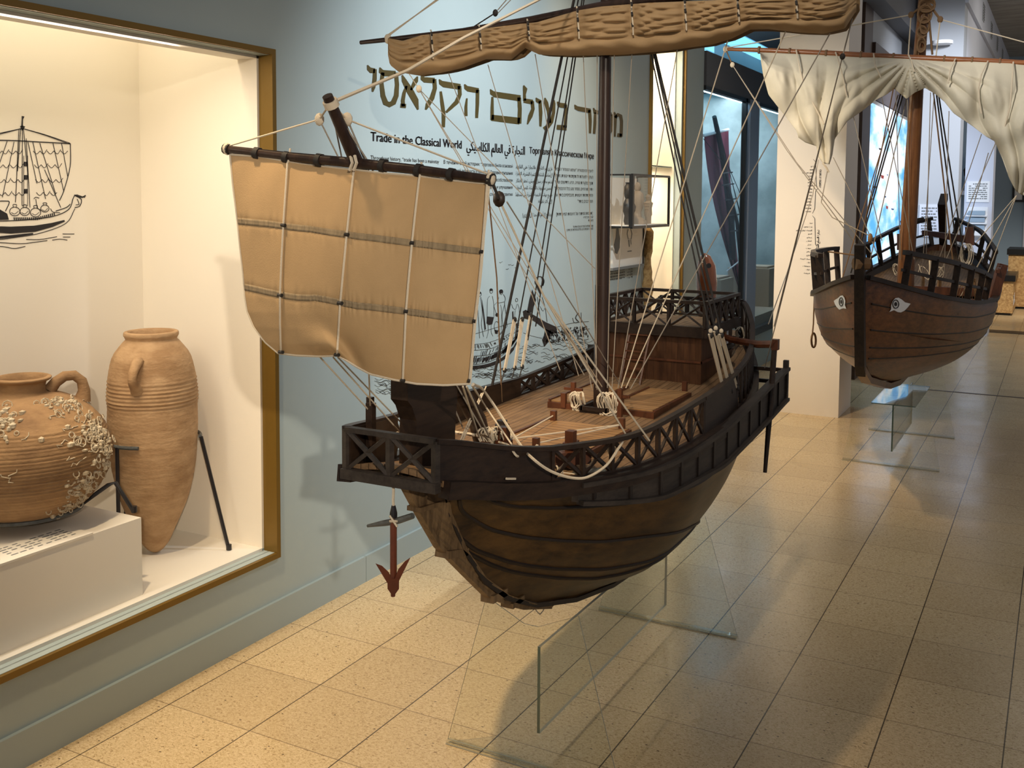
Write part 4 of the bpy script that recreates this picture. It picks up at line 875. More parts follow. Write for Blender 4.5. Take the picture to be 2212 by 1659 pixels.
# hull sides: waterlines that meet the stem and the stern
RB = [(.86, -1.150), (.838, -1.139), (.771, -1.111), (.67, -1.045), (.58, -.963), (.50, -.85), (.43, -.70), (.36, -.46), (.315, -.20), (.30, -.05)]
SB = [(.86, .72), (.80, .69), (.70, .65), (.60, .60), (.50, .52), (.40, .38), (.30, .18)]
def tab(z, t):
    t = sorted(t); return interp(z, [a for a, b in t], [b for a, b in t])
def hullpt(tau, s, side, off=0.0):
    """tau 0 keel .. 1 deck edge, s 0 bow .. 1 stern"""
    z0 = 0.30 + tau * 0.54; ya, yb = tab(z0, RB), tab(z0, SB); y = ya + (yb - ya) * s
    B = 0.335 * (0.02 + 0.98 * sin(pi / 2 * min(1, tau ** 0.80 * 1.02)) ** 1.05)
    u = min(1, s / 0.42); v = min(1, (1 - s) / 0.50)
    g = (sin(pi / 2 * u) ** (1.9 - 0.5 * tau - 0.8 * tau ** 10)) * (sin(pi / 2 * v) ** (0.7 - 0.2 * tau)) if 0 < s < 1 else 0
    x = B * g; lim = hw(y) if y > -1.15 else 0.3
    x = x + (lim - x) * tau ** 20 if 0 < s < 1 else (lim * tau ** 20 * 0.4)
    z = z0 + tau ** 3 * (zd(y) - 0.84)
    return Vector((XC + side * (x + 0.010 + off), y, z))
for side in (1, -1):
    P = [[hullpt(sin(pi / 2 * j / 34), (i / 80) ** 1.25, side) for j in range(35)] for i in range(81)]
    MB().grid(P if side > 0 else P[::-1]).obj('hull_side', M['hull'], ship, 'all')
kb = MB(); ks = [(-1.139, .838), (-1.111, .771), (-1.045, .67), (-.963, .58), (-.85, .50), (-.70, .43), (-.46, .36), (-.20, .312), (.05, .295), (.20, .305), (.38, .40), (.52, .50), (.60, .60), (.65, .70), (.69, .80), (.72, .88)]
kb.path([(XC, y, z - 0.001) for y, z in ks], 0.012, 0.034, up=(1, 0, 0)); kb.obj('keel', M['wale'], ship, True)
# broad cutwater ahead of the stem
fo = [(-1.285, .890), (-1.275, .885), (-1.209, .797), (-1.139, .709), (-1.025, .611), (-.921, .523), (-.76, .44), (-.60, .385)]
fi = [(-1.135, .890), (-1.135, .86), (-1.108, .775), (-1.042, .675), (-.958, .585), (-.845, .505), (-.70, .432), (-.58, .40)]
cw = MB(); random.seed(2)
rows = []
for (a, b), (c, d) in zip(fo, fi): rows.append(((a, b), (c, d)))
fine = []
for i in range(len(rows) - 1):
    for k in range(5):
        t = k / 5; fine.append(tuple(tuple(rows[i][m][n_] + (rows[i + 1][m][n_] - rows[i][m][n_]) * t for n_ in (0, 1)) for m in (0, 1)))
fine.append(rows[-1])
for sd in (1, -1):
    P = []
    for (a, b), (c, d) in fine:
        row = []
        for k in range(7):
            t = k / 6; j = random.uniform(-0.0022, 0.0022); row.append(Vector((XC + sd * (0.006 + 0.012 * t + j * (0 < k < 6)), a + (c - a) * t, b + (d - b) * t)))
        P.append(row)
    cw.grid(P if sd > 0 else P[::-1])
cw.path([(XC, a + 0.002, b + 0.001) for (a, b), q in fine], 0.008, 0.018, up=(1, 0, 0))
cw.obj('cutwater', M['keelw'], ship, False, label='pale rough wooden cutwater at the bow')
def pl2(t): i = min(len(fine) - 1, int(t * len(fine))); return fine[i]
for t, w_ in ((0.46, 0.020), (0.70, 0.022), (0.79, 0.016), (0.27, 0.012)):
    (a, b), (c, d) = pl2(t); st = MB()
    st.bar((XC, a - 0.012, b - 0.012), (XC, c, d + 0.01), 0.044, w_, up=(1, 0, 0)) if False else st.bar((XC, a - 0.004, b - 0.002), (XC, c - 0.012, d + 0.012), 0.034, w_ * 0.8, up=(0, -0.5, 1))
    st.obj('cleat', M['keelw'], ship)
def surf_strip(tau0, s0, s1, name, wd=0.014, th=0.012, tau1=None, n=44, mat='wale', par=ship):
    for side in (1, -1):
        pts = []
        for i in range(n + 1):
            s = s0 + (s1 - s0) * i / n; tt_ = (tau1 if tau1 is not None else tau0) + (tau0 - (tau1 if tau1 is not None else tau0)) * (1 - s) ** 2.6
            pts.append(hullpt(tt_, s, side, 0.001))
        m_ = MB(); m_.tube(pts, [wd * (0.45 if i in (0, n) else 0.6) for i in range(n + 1)], 6); m_.obj(name, M[mat], par, True)
def photo_px(p):
    q = RM.inverted() @ (p - CAM); return CXP - FPX * q.x / q.z, CYP + FPX * q.y / q.z
for wl_ in ([(962, 1052), (1000, 1057), (1060, 1082), (1110, 1094), (1190, 1097), (1270, 1094), (1360, 1086)], [(956, 1078), (1000, 1108), (1060, 1144), (1130, 1160), (1220, 1168), (1300, 1170), (1400, 1158), (1500, 1120)],
            [(985, 1165), (1030, 1190), (1100, 1214), (1200, 1229), (1300, 1230), (1400, 1212)], [(1002, 1192), (1060, 1220), (1130, 1240), (1200, 1248), (1280, 1250), (1340, 1240)]):
    ts = []
    for tx_, ty_ in wl_:
        best = min((((photo_px(hullpt(j / 40, (i / 70) ** 1.5 * 0.8 + 0.002, 1))[0] - tx_) ** 2 + (photo_px(hullpt(j / 40, (i / 70) ** 1.5 * 0.8 + 0.002, 1))[1] - ty_) ** 2), j / 40, (i / 70) ** 1.5 * 0.8 + 0.002) for i in range(71) for j in range(4, 41))
        t_, s_v = best[1], best[2]
        for it in range(4):
            a_ = photo_px(hullpt(t_, s_v, 1)); b_ = photo_px(hullpt(t_ + 1e-3, s_v, 1)); c_ = photo_px(hullpt(t_, s_v + 1e-3, 1))
            j11, j21, j12, j22 = (b_[0] - a_[0]) / 1e-3, (b_[1] - a_[1]) / 1e-3, (c_[0] - a_[0]) / 1e-3, (c_[1] - a_[1]) / 1e-3; det = j11 * j22 - j12 * j21
            if abs(det) < 1: break
            ex, ey = tx_ - a_[0], ty_ - a_[1]; dt_, ds_ = (ex * j22 - ey * j12) / det, (ey * j11 - ex * j21) / det
            if abs(dt_) > 0.05 or abs(ds_) > 0.05: break
            t_ += dt_; s_v = max(0.002, s_v + ds_)
        ts.append((s_v, t_))
    ts.sort(); ts.append((0.97, ts[-1][1] - 0.02))
    for side in (1, -1):
        pts = []
        for i in range(70):
            s_v = ts[0][0] + (ts[-1][0] - ts[0][0]) * (i / 69) ** 1.6
            pts.append(hullpt(interp(s_v, [q[0] for q in ts], [q[1] for q in ts]), s_v, side, 0.0005))
        pts = [pts[0]] + [(pts[i - 1] + pts[i] * 2 + pts[i + 1]) / 4 for i in range(1, 69)] + [pts[-1]]
        MB().tube(pts, [0.0052 * (0.6 if i > 60 else 1) for i in range(70)], 6).obj('wale', M['wale'], ship, True)
# deck
P = []
for i in range(61):
    y = -1.30 + i * (2.0 / 60); P.append([Vector((XC + (k / 12 - 1) * (hw(y) + 0.004), y, zd(y) + 0.004 + 0.016 * (1 - (k / 12 - 1) ** 2))) for k in range(25)])
MB().grid(P, 0.012, (0, 0, -1)).obj('deck', M['deck'], ship, True)
# deck edge band (heavy, with studs) and outrigger gallery
for side in (1, -1):
    ys = [-1.30 + i * 0.05 for i in range(41)]
    b_ = MB(); b_.path([(edge(y, side, 0.008), y, zd(y) - 0.012) for y in ys], 0.030, 0.034); b_.obj('deck_edge', M['dark'], ship, True)
    gy = [-1.02, -.90, -.78, -.67, -.5, -.27, -.1, .1, .25, .44]; gx = [hw(-1.02) + .012, hw(-.9) + 0.014, hw(-.78) + .016, .325, .338, .349, .350, .350, .350, .350]
    gt = [.832, .822, .816, .813, .815, .823, .838, .856, .870, .889]; gh = [.03, .045, .06, .072, .078, .094, .096, .10, .10, .101]
    gal = MB(); n = 46
    P = []
    for i in range(n + 1):
        y = -0.94 + 1.38 * i / n; x = sm(y, gy, gx); zt = sm(y, gy, gt); h = sm(y, gy, gh)
        P.append([Vector((XC + side * x, y, zt)), Vector((XC + side * x, y, zt - h))])
    gal.grid(P if side < 0 else P, 0.016, (-side, 0, 0)); g_ = gal.obj('gallery', M['dark2'], ship, True, label='grey brown panelled outrigger along the side')
    for top in (1, 0):
        rl = MB(); rl.path([(p[1 - top].x + side * 0.004, p[0].y, p[1 - top].z) for p in P], 0.022, 0.010); rl.obj('rail', M['dark2'], g_, True)
    for k in range(12):
        y = -0.90 + k * 0.112; x = sm(y, gy, gx); zt = sm(y, gy, gt); h = sm(y, gy, gh); hh = h - 0.012
        MB().box(XC + side * x - 0.004, XC + side * x + 0.004 * side + 0.001, y, y + 0.016, zt - h + 0.006, zt - 0.006).obj('panel', M['wale'], g_)  # narrow dark strips that paint the gaps between the outrigger panels
    br = [(0.42, .885), (0.42, .845), (0.42, .800)]
    for y, z in br: MB().bar((edge(y, side, -0.01), y, z), (XC + side * .345, y, z), 0.012).obj('crossbar', M['dark'], ship)
    MB().bar((XC + side * 0.35, 0.44, 0.78), (XC + side * 0.35, 0.44, 0.915), 0.016).obj('end_post', M['dark2'], ship)

def lattice(path, base, top, name, par, mat='dark', step=0.105, bar=0.010, base_rail=True, skip=0):
    """posts with St Andrew's crosses between two rails; path(t)->(x,y) t in metres list"""
    t = MB(); tops = [Vector((x, y, top(x, y))) for x, y in path]; bots = [Vector((x, y, base(x, y))) for x, y in path]
    root = MB().path(tops, 0.015, 0.010).obj(name, M[mat], par, True)
    if base_rail: MB().path(bots, 0.010, 0.007).obj('base_rail', M[mat], root, True)
    acc = [0]
    for i in range(1, len(tops)): acc.append(acc[-1] + (bots[i] - bots[i - 1]).length)
    n = max(1, round(acc[-1] / step)); ts = [acc[-1] * k / n for k in range(n + 1)]
    def P_(l, t_):
        for i in range(len(acc) - 1):
            if t_ <= acc[i + 1] + 1e-9:
                f_ = (t_ - acc[i]) / max(1e-9, acc[i + 1] - acc[i]); return l[i].lerp(l[i + 1], f_)
        return l[-1]
    for k, t_ in enumerate(ts):
        MB().bar(P_(bots, t_), P_(tops, t_), bar, bar * 0.9, up=(0.3, 1, 0)).obj('post', M[mat], root)
        if k < n:
            a, b, c, d = P_(bots, t_), P_(tops, t_), P_(bots, ts[k + 1]), P_(tops, ts[k + 1])
            MB().bar(a, d, bar * 0.85, bar * 0.6, up=(1, 0.2, 0)).obj('brace', M[mat], root); MB().bar(b, c, bar * 0.85, bar * 0.6, up=(1, 0.2, 0)).obj('brace', M[mat], root)
    return root
def sidepath(side, y0, y1, off=0.0, n=24): return [(edge(y0 + (y1 - y0) * i / n, side, off), y0 + (y1 - y0) * i / n) for i in range(n + 1)]
def solid(side, y0, y1, nm='bulwark', mat='dark'):
    n = 14; ys = [y0 + (y1 - y0) * i / n for i in range(n + 1)]
    b_ = MB().grid([[Vector((edge(y, side, 0.0), y, zr(y, side))), Vector((edge(y, side, 0.004), y, zd(y)))] for y in ys], 0.012, (-side, 0, 0)); o_ = b_.obj(nm, M[mat], ship, True)
    MB().path([(edge(y, side), y, zr(y, side)) for y in ys], 0.018, 0.009).obj('cap_rail', M[mat], o_, True)
    return o_
bz = lambda x, y: zd(y) + 0.006
solid(1, -1.31, -1.0); lattice(sidepath(1, -1.0, -0.36), bz, lambda x, y: zr(y, 1), 'railing', ship, step=0.088)
solid(1, -0.36, -0.03); lattice(sidepath(1, -0.03, 0.62), bz, lambda x, y: zr(y, 1), 'railing', ship, step=0.062, bar=0.009)
solid(-1, -1.31, -1.02); lattice(sidepath(-1, -1.02, -0.58), bz, lambda x, y: zr(y, -1), 'railing', ship, step=0.088)
solid(-1, -0.58, -0.16); lattice(sidepath(-1, -0.16, 0.62), bz, lambda x, y: zr(y, -1), 'railing', ship, step=0.088)
# front of the forecastle and stern railing
fx = [(XC - 0.105, -1.31), (XC + 0.105, -1.31)]
lattice(fx, lambda x, y: 0.900, lambda x, y: 0.982, 'railing', ship, 'dark2', step=0.105, bar=0.013)
MB().bar((XC - 0.112, -1.312, 0.893), (XC + 0.112, -1.312, 0.893), 0.02, 0.02).obj('bow_beam', M['dark2'], ship)
sx_ = hw(0.62)
lattice([(XC - sx_, 0.62), (XC + sx_ - 0.0, 0.62)], lambda x, y: 0.955, lambda x, y: 1.085, 'railing', ship, 'dark', step=0.12, bar=0.012)
MB().box(XC - sx_, XC + sx_, 0.60, 0.69, 0.93, 0.948).obj('stern_deck', M['deck'], ship)
# stem post (tall timber with a notch), and its prop
sp_ = MB().prism([(-1.250, .885), (-1.247, 1.00), (-1.262, 1.03), (-1.278, 1.045), (-1.278, 1.10), (-1.06, 1.10), (-1.09, 1.04), (-1.10, .95), (-1.10, .885)], lambda a, b, t: Vector((XC + t, a, b)), -0.02, 0.02)
sp_.obj('stem_post', M['dark'], ship)
mb_ = MB().tube([at(1050, 985, X=XC), at(1030, 905, X=XC), at(985, 830, X=XC), at(880, 620, X=XC), at(768, 345, X=XC), at(707, 207, X=XC)], [.020, .021, .018, .015, .013, .0095], 12)
mb_.obj('bow_mast', M['mast1'], ship, True)
# bitts and blocks on the fore deck
for x_, y_, h_ in ((-0.075, -0.985, 0.105), (0.03, -0.865, 0.095), (-0.10, -1.03, 0.07), (-0.02, -0.95, 0.05), (-0.30, -1.0, 0.07)):
    p_ = MB().box(x_ - .010, x_ + .010, y_ - .010, y_ + .010, zd(y_), zd(y_) + h_); p_.box(x_ - .014, x_ + .014, y_ - .014, y_ + .014, zd(y_) + h_ * 0.62, zd(y_) + h_ * 0.72); p_.obj('bitt', M['redw'], ship)
MB().box(-0.268, -0.256, -1.226, -1.214, .88, 1.03).obj('bitt', M['dark'], ship); MB().box(-0.262, -0.246, -1.236, -1.222, .88, 1.02).obj('bitt', M['dark'], ship)
for x_, y_, h_, r_ in ((-0.035, -0.79, 0.085, 0.016),):
    MB().lathe([(0.001, 0), (r_ * 1.5, 0), (r_ * 1.5, 0.045), (r_ * 1.7, 0.05), (r_ * 1.7, 0.058), (r_ * 1.1, 0.06), (r_ * 1.1, 0.075), (r_ * .8, .077), (r_ * .8, h_), (.001, h_)], (x_ - 0.13, y_ - 0.04, zd(y_) + 0.01), 8).obj('bollard', M['dark'], ship)
MB().bar((-0.22, -1.02, 0.885), (0.02, -0.98, 0.885), 0.022, 0.022).obj('cross_beam', M['redw'], ship)
MB().bar((0.0, -0.90, 0.865), (0.06, -0.84, 0.865), 0.05, 0.028).obj('chock', M['redw'], ship)
# hatches
def hatch(x0, x1, y0, y1, pegs):
    z = max(zd(y0), zd(y1)) + 0.019
    h = MB().box(x0, x1, y0, y1, z - 0.026, z + 0.010).obj('hatch', M['hatch'], ship)
    MB().box(x0 - .006, x0, y0 - 0.006, y1, z - .028, z + .014).obj('coaming', M['redw'], h); MB().box(x1, x1 + .008, y0, y1, z - .030, z + .008).obj('coaming', M['redw'], h)
    MB().box(x0 - 0.006, x1 + 0.008, y0 - .012, y0, z - .030, z + .006).obj('coaming', M['redw'], h)
    for px_, py_ in pegs: MB().box(px_ - .007, px_ + .007, py_ - .007, py_ + .007, z - 0.005, z + 0.036).obj('peg', M['redw'], h)
    return h
hatch(-0.205, 0.02, -0.80, -0.49, [(-0.19, -0.50), (0.005, -0.50), (-0.09, -0.80), (0.0, -0.775)])
hatch(-0.295, -0.195, -0.30, 0.03, [(-0.25, -0.31), (-0.28, 0.02)])
hatch(-0.115, 0.01, -0.29, 0.02, [(-0.08, -0.30), (-0.01, 0.04)])
# mast, step, main yard
MB().lathe([(0.001, 0.845), (0.0215, 0.845), (0.0205, 1.2), (0.0195, 1.2), (0.0165, 1.9), (0.013, 2.35), (0.001, 2.36)], (0, 0, 0), 14).obj('mast', M['mast1'], ship, True).location = (-0.144, -0.29, 0.845)
stp = MB(); ring_ = ((-0.19, -0.335, -0.10, -0.335), (-0.19, -0.245, -0.10, -0.245))
MB().box(-0.19, -0.10, -0.335, -0.245, 0.842, 0.851).box(-0.185, -0.105, -0.34, -0.33, 0.851, 0.862).box(-0.19, -0.18, -0.34, -0.25, 0.851, 0.862).box(-0.11, -0.10, -0.34, -0.25, 0.851, 0.862).obj('mast_step', M['dark'], ship)
YM = -0.31
yd = MB().tube([at(779, 92, Y=YM), at(1000, 68, Y=YM), at(1150, 44, Y=YM), at(1312, 12, Y=YM), at(1600, -22, Y=YM), at(1900, -44, Y=YM)], [.0065, .010, .0125, .014, .012, .007], 10)
yd.obj('main_yard', M['mast1'], ship, True)
# furled main sail: lumpy bundle hung under the yard
topc = [(838, 82), (870, 88), (910, 76), (960, 70), (1040, 62), (1120, 52), (1160, 48), (1250, 22), (1300, 14), (1400, 6), (1500, 2), (1600, -2), (1700, -8), (1790, -16), (1850, -24)]
botc = [(838, 118), (842, 140), (862, 156), (905, 163), (950, 158), (1000, 147), (1050, 128), (1105, 129), (1135, 104), (1165, 118), (1230, 121), (1290, 120), (1350, 118), (1440, 110), (1540, 96), (1580, 84), (1620, 64), (1660, 63), (1720, 70), (1780, 73), (1825, 62), (1848, 26)]
ties = [933, 1037, 1141, 1248, 1365, 1480, 1594, 1720, 1835]
def fold(a, b, x): return 0.5 + 0.5 * sin(a * x + b)
P = []; NU, NV = 300, 44
for i in range(NU + 1):
    x = 838 + (1850 - 838) * i / NU
    yt = interp(x, [p[0] for p in topc], [p[1] for p in topc]); yb = sm(x, [p[0] for p in botc], [p[1] for p in botc]) if 860 < x < 1820 else interp(x, [p[0] for p in botc], [p[1] for p in botc])
    near = min(abs(x - t_) for t_ in ties); pinch = math.exp(-(near / 14) ** 2); e_ = max(0, min(1, (x - 838) / 30)) * max(0, min(1, (1850 - x) / 25))
    row = []
    for j in range(NV + 1):
        v = j / NV; y_ = yt + (yb - yt) * v
        bulge = 0.020 + 0.030 * sin(pi * min(1, v * 1.02)) ** 0.6
        if v < 0.62:
            q = v / 0.62; ph = x * 0.011 + 2.2 * sin(x * 0.013) + 0.8 * sin(x * 0.041)
            r_ = abs(sin(q * 11.5 + ph)) ** 0.6 * 0.014 + abs(sin(q * 21 - ph * 1.4 + 1)) * 0.006
            y_ += 3.0 * sin(x * 0.021 + q * 5) * sin(pi * q)
            d_ = bulge + r_ * (1 - 0.75 * pinch) - 0.014 * pinch
        else:
            q = (v - 0.62) / 0.38
            d_ = bulge + 0.020 * sin(pi * q) ** 0.7 + 0.004 * sin(x * 0.03 + q * 3) + 0.003 * sin(x * 0.09 - q * 4) - 0.010 * math.exp(-(q / 0.12) ** 2) - 0.010 * math.exp(-((x - 1138) / 12) ** 2)
        p = at(x, y_, Y=YM - d_ * (0.35 + 0.65 * e_)); row.append(p)
    P.append(row)
msail = MB().grid(P)
Pb = [[Vector((p.x, YM + 0.012 + 0.02 * sin(pi * j / 8), p.z)) for j, p in enumerate([r[int(round(k * NV / 8))] for k in range(9)])] for r in P[::4]]
msail.grid([r[::-1] for r in Pb])
sail_o = msail.obj('main_sail', M['canvas'], ship, 'all', label='tan main sail gathered up under its yard')
for k, tx_ in enumerate(ties[:-1]):
    yt = interp(tx_, [p[0] for p in topc], [p[1] for p in topc]); yb = sm(tx_, [p[0] for p in botc], [p[1] for p in botc]); d_ = (yb - yt)
    pts = [at(tx_ - 3, yt - 8, Y=YM + 0.0), at(tx_ - 2, yt - 8, Y=YM - 0.03), at(tx_, yt + d_ * 0.2, Y=YM - 0.062), at(tx_ + 2, yt + d_ * 0.4, Y=YM - 0.068), at(tx_ + 3, yt + d_ * 0.62, Y=YM - 0.062)]
    MB().tube(pts, 0.0022, 6).obj('brail', M['rope'], sail_o, True)
    for f_ in (0.0, 0.2, 0.42): MB().tube([at(tx_ + f_ * 4 - 1, yt + d_ * f_ - 4, Y=YM - 0.066), at(tx_ + f_ * 4, yt + d_ * f_ + 4, Y=YM - 0.068)], 0.0032, 6).obj('eyelet', M['tarred'], sail_o, True)
# foresail on the raked mast
YF = -1.42
MB().tube([at(489, 322, Y=YF), at(620, 338, Y=YF), at(765, 352, Y=YF), at(905, 367, Y=YF), at(1063, 388, Y=YF)], [.0075, .009, .010, .009, .0075], 10).obj('fore_yard', M['mast1'], ship, True)
fy = MB()
for x_, y_, r_ in ((491, 322, .0105), (556, 331, .0115), (690, 346, .0125), (828, 358, .0125), (975, 377, .0115), (1060, 388, .0115), (620, 340, .0115), (905, 368, .012)):
    MB().tube([at(x_ - 5, y_ - 1, Y=YF), at(x_ + 5, y_ + 1, Y=YF)], r_, 10).obj('lashing', M['tarred'], ship, True)
Lc = [(497, 336), (503, 400), (512, 470), (518, 530), (525, 590), (529, 640), (534, 672), (548, 705), (572, 738), (601, 762)]
Rc = [(1057, 397), (1052, 450), (1046, 500), (1043, 545), (1038, 600), (1032, 650), (1027, 695), (1022, 750), (1019, 790), (1015, 826)]
Tc = [(497, 334), (560, 338), (620, 348), (690, 358), (760, 366), (830, 374), (905, 380), (980, 390), (1057, 397)]
Bc = [(601, 763), (640, 768), (690, 770), (728, 768), (745, 776), (770, 792), (800, 808), (850, 820), (900, 829), (960, 832), (1015, 829)]
def lp(l, t):
    a = [0]
    for i in range(1, len(l)): a.append(a[-1] + sqrt((l[i][0] - l[i - 1][0]) ** 2 + (l[i][1] - l[i - 1][1]) ** 2))
    t_ = t * a[-1]
    for i in range(len(l) - 1):
        if t_ <= a[i + 1] + 1e-9:
            f_ = (t_ - a[i]) / (a[i + 1] - a[i]); return (l[i][0] + (l[i + 1][0] - l[i][0]) * f_, l[i][1] + (l[i + 1][1] - l[i][1]) * f_)
    return l[-1]
def fpx(u, v):
    l = lp(Lc, v); r = lp(Rc, v); t = lp(Tc, u); b = lp(Bc, u)
    c = [(1 - u) * l[k] + u * r[k] + (1 - v) * t[k] + v * b[k] - ((1 - u) * (1 - v) * Lc[0][k] + u * (1 - v) * Rc[0][k] + (1 - u) * v * Lc[-1][k] + u * v * Rc[-1][k]) for k in (0, 1)]
    return c
def fuv(x, y):
    best = min(((fpx(i / 24, j / 24)[0] - x) ** 2 + (fpx(i / 24, j / 24)[1] - y) ** 2, i / 24, j / 24) for i in range(25) for j in range(25)); u, v = best[1:]
    for it in range(4):
        u = min(0.995, max(0.0, u)); v = min(0.995, max(0.0, v))
        a = fpx(u, v); b = fpx(u + 1e-3, v); c = fpx(u, v + 1e-3); j11, j21, j12, j22 = (b[0] - a[0]) * 1e3, (b[1] - a[1]) * 1e3, (c[0] - a[0]) * 1e3, (c[1] - a[1]) * 1e3
        det = j11 * j22 - j12 * j21; ex, ey = x - a[0], y - a[1]; u += (ex * j22 - ey * j12) / det; v += (ey * j11 - ex * j21) / det
    return min(1, max(0, u)), min(1, max(0, v))
seam_uv = [[fuv(*p) for p in l] for l in ([(512, 477), (560, 482), (614, 488), (680, 497), (748, 506), (820, 515), (889, 525), (965, 534), (1043, 544)], [(529, 619), (565, 628), (604, 637), (670, 645), (734, 653), (805, 663), (877, 672), (950, 683), (1024, 694)])]
def vs(k, u): return sm(u, [p[0] for p in seam_uv[k]], [p[1] for p in seam_uv[k]])
def fsail(u, v, off=0.0):
    c = fpx(u, v)
    bel = 0.055 * sin(pi * u) ** 0.8 * sin(pi * min(1, v * 0.92)) ** 0.9 + 0.03 * v * sin(pi * u)
    wr = 0.0012 * sin(u * 38 + 5 * sin(v * 4)) * (1 - v) + 0.003 * sin(u * 13 + v * 5)
    for s0 in (vs(0, u), vs(1, u)): wr += 0.0016 * sin(u * 150 + 9 * sin(u * 17) + 6 * sin(u * 41)) * math.exp(-((v - s0) / 0.045) ** 2) - 0.0022 * math.exp(-((v - s0) / 0.022) ** 2)
    wr += 0.022 * math.exp(-((u - 0.30) / 0.10) ** 2) * math.exp(-((v - 0.93) / 0.08) ** 2) - 0.016 * math.exp(-((u - 0.42) / 0.07) ** 2) * math.exp(-((v - 0.92) / 0.10) ** 2)
    return at(c[0], c[1], Y=YF - bel - wr - off)
P = [[fsail(i / 200, j / 120) for j in range(121)] for i in range(201)]
fs_o = MB().grid(P, 0.0022, (0, 1, 0)).obj('fore_sail', M['canvas1'], ship, 'all', label='square golden tan foresail with two grey seam bands')
for k_ in (0, 1):
    MB().grid([[fsail(i / 200, vs(k_, i / 200) + 0.016 * (j / 3 - 0.5) * 2, 0.0012) for j in range(4)] for i in range(201)], 0.001, (0, 1, 0)).obj('seam_band', M['seam'], fs_o, 'all')
for bp in ([(622, 334), (617, 410), (612, 486), (608, 560), (605, 637), (605, 700), (607, 760)], [(766, 352), (757, 430), (749, 506), (742, 580), (735, 654), (731, 720), (728, 766)], [(907, 372), (898, 450), (890, 524), (883, 600), (877, 672), (874, 740), (870, 822)], [(1052, 398), (1047, 470), (1041, 543), (1034, 620), (1025, 693), (1020, 760), (1014, 822)]):
    pts = []
    for (x0_, y0_), (x1_, y1_) in zip(bp, bp[1:]):
        for q in range(4): pts.append(fsail(*fuv(x0_ + (x1_ - x0_) * q / 4, y0_ + (y1_ - y0_) * q / 4), 0.004))
    pts.append(fsail(*fuv(*bp[-1]), 0.004))
    MB().tube([pts[0] + Vector((0, 0.006, 0.024))] + pts, 0.0021, 6).obj('brail', M['rope'], fs_o, True)
    for q in (2, 4, 6): MB().tube([fsail(*fuv(bp[q][0] - 4, bp[q][1]), 0.006), fsail(*fuv(bp[q][0] + 4, bp[q][1] + 1), 0.006)], 0.0034, 6).obj('eyelet', M['tarred'], fs_o, True)
for nm, uv in (('bolt_rope', [(i / 60, 0.0) for i in range(61)]), ('bolt_rope', [(i / 60, 1.0) for i in range(61)]), ('bolt_rope', [(0.0, i / 40) for i in range(41)]), ('bolt_rope', [(1.0, i / 40) for i in range(41)])):
    MB().tube([fsail(u, v) for u, v in uv], 0.0021, 6).obj(nm, M['rope'], fs_o, True)
# deckhouse
hs = thing
dh = MB().box(-0.335, -0.002, 0.17, 0.51, 0.84, 1.03).obj('deckhouse', M['house'], ship)
MB().box(-0.34, 0.003, 0.165, 0.168, 0.925, 0.932).obj('moulding', M['redw'], dh); MB().box(-0.001, 0.004, 0.165, 0.51, 0.925, 0.932).obj('moulding', M['redw'], dh)
MB().box(-0.345, 0.016, 0.158, 0.525, 1.018, 1.032).obj('roof', M['deck'], dh); MB().box(0.012, 0.022, 0.15, 0.53, 1.008, 1.036).obj('roof_beam', M['dark'], dh); MB().box(-0.35, 0.012, 0.148, 0.158, 1.008, 1.036).obj('roof_beam', M['dark'], dh)
for pth in ([(-0.34, 0.155), (0.012, 0.155)], [(0.014, 0.158), (0.014, 0.52)], [(-0.34, 0.52), (0.012, 0.52)], [(-0.342, 0.158), (-0.342, 0.52)]):
    lattice(pth, lambda x, y: 1.038, lambda x, y: 1.118, 'railing', dh, 'dark', step=0.118 if abs(pth[0][1] - pth[1][1]) < 0.01 else 0.07, bar=0.010)
for y_ in (0.36, 0.42): MB().box(-0.002, 0.001, y_, y_ + 0.035, 0.955, 1.005).obj('window', M['paper'], dh)
MB().box(-0.002, 0.012, 0.33, 0.50, 0.940, 0.950).obj('window_sill', M['dark'], dh); MB().box(-0.002, 0.006, 0.398, 0.416, 0.95, 1.008).obj('window_post', M['hatch'], dh)
la = MB(); l0, l1 = (at(1378, 836, Y=0.11), at(1390, 718, Y=0.165)), None
ldr = MB().bar((-0.245, 0.10, 0.85), (-0.235, 0.165, 1.03), 0.006).obj('ladder', M['redw'], dh)
MB().bar((-0.175, 0.09, 0.85), (-0.165, 0.162, 1.03), 0.006).obj('ladder_side', M['redw'], ldr)
for k in range(6):
    z = 0.875 + k * 0.026; y = 0.10 + (z - 0.85) / 0.18 * 0.062; MB().bar((-0.243, y, z), (-0.172, y - 0.004, z), 0.0045).obj('rung', M['redw'], ldr)
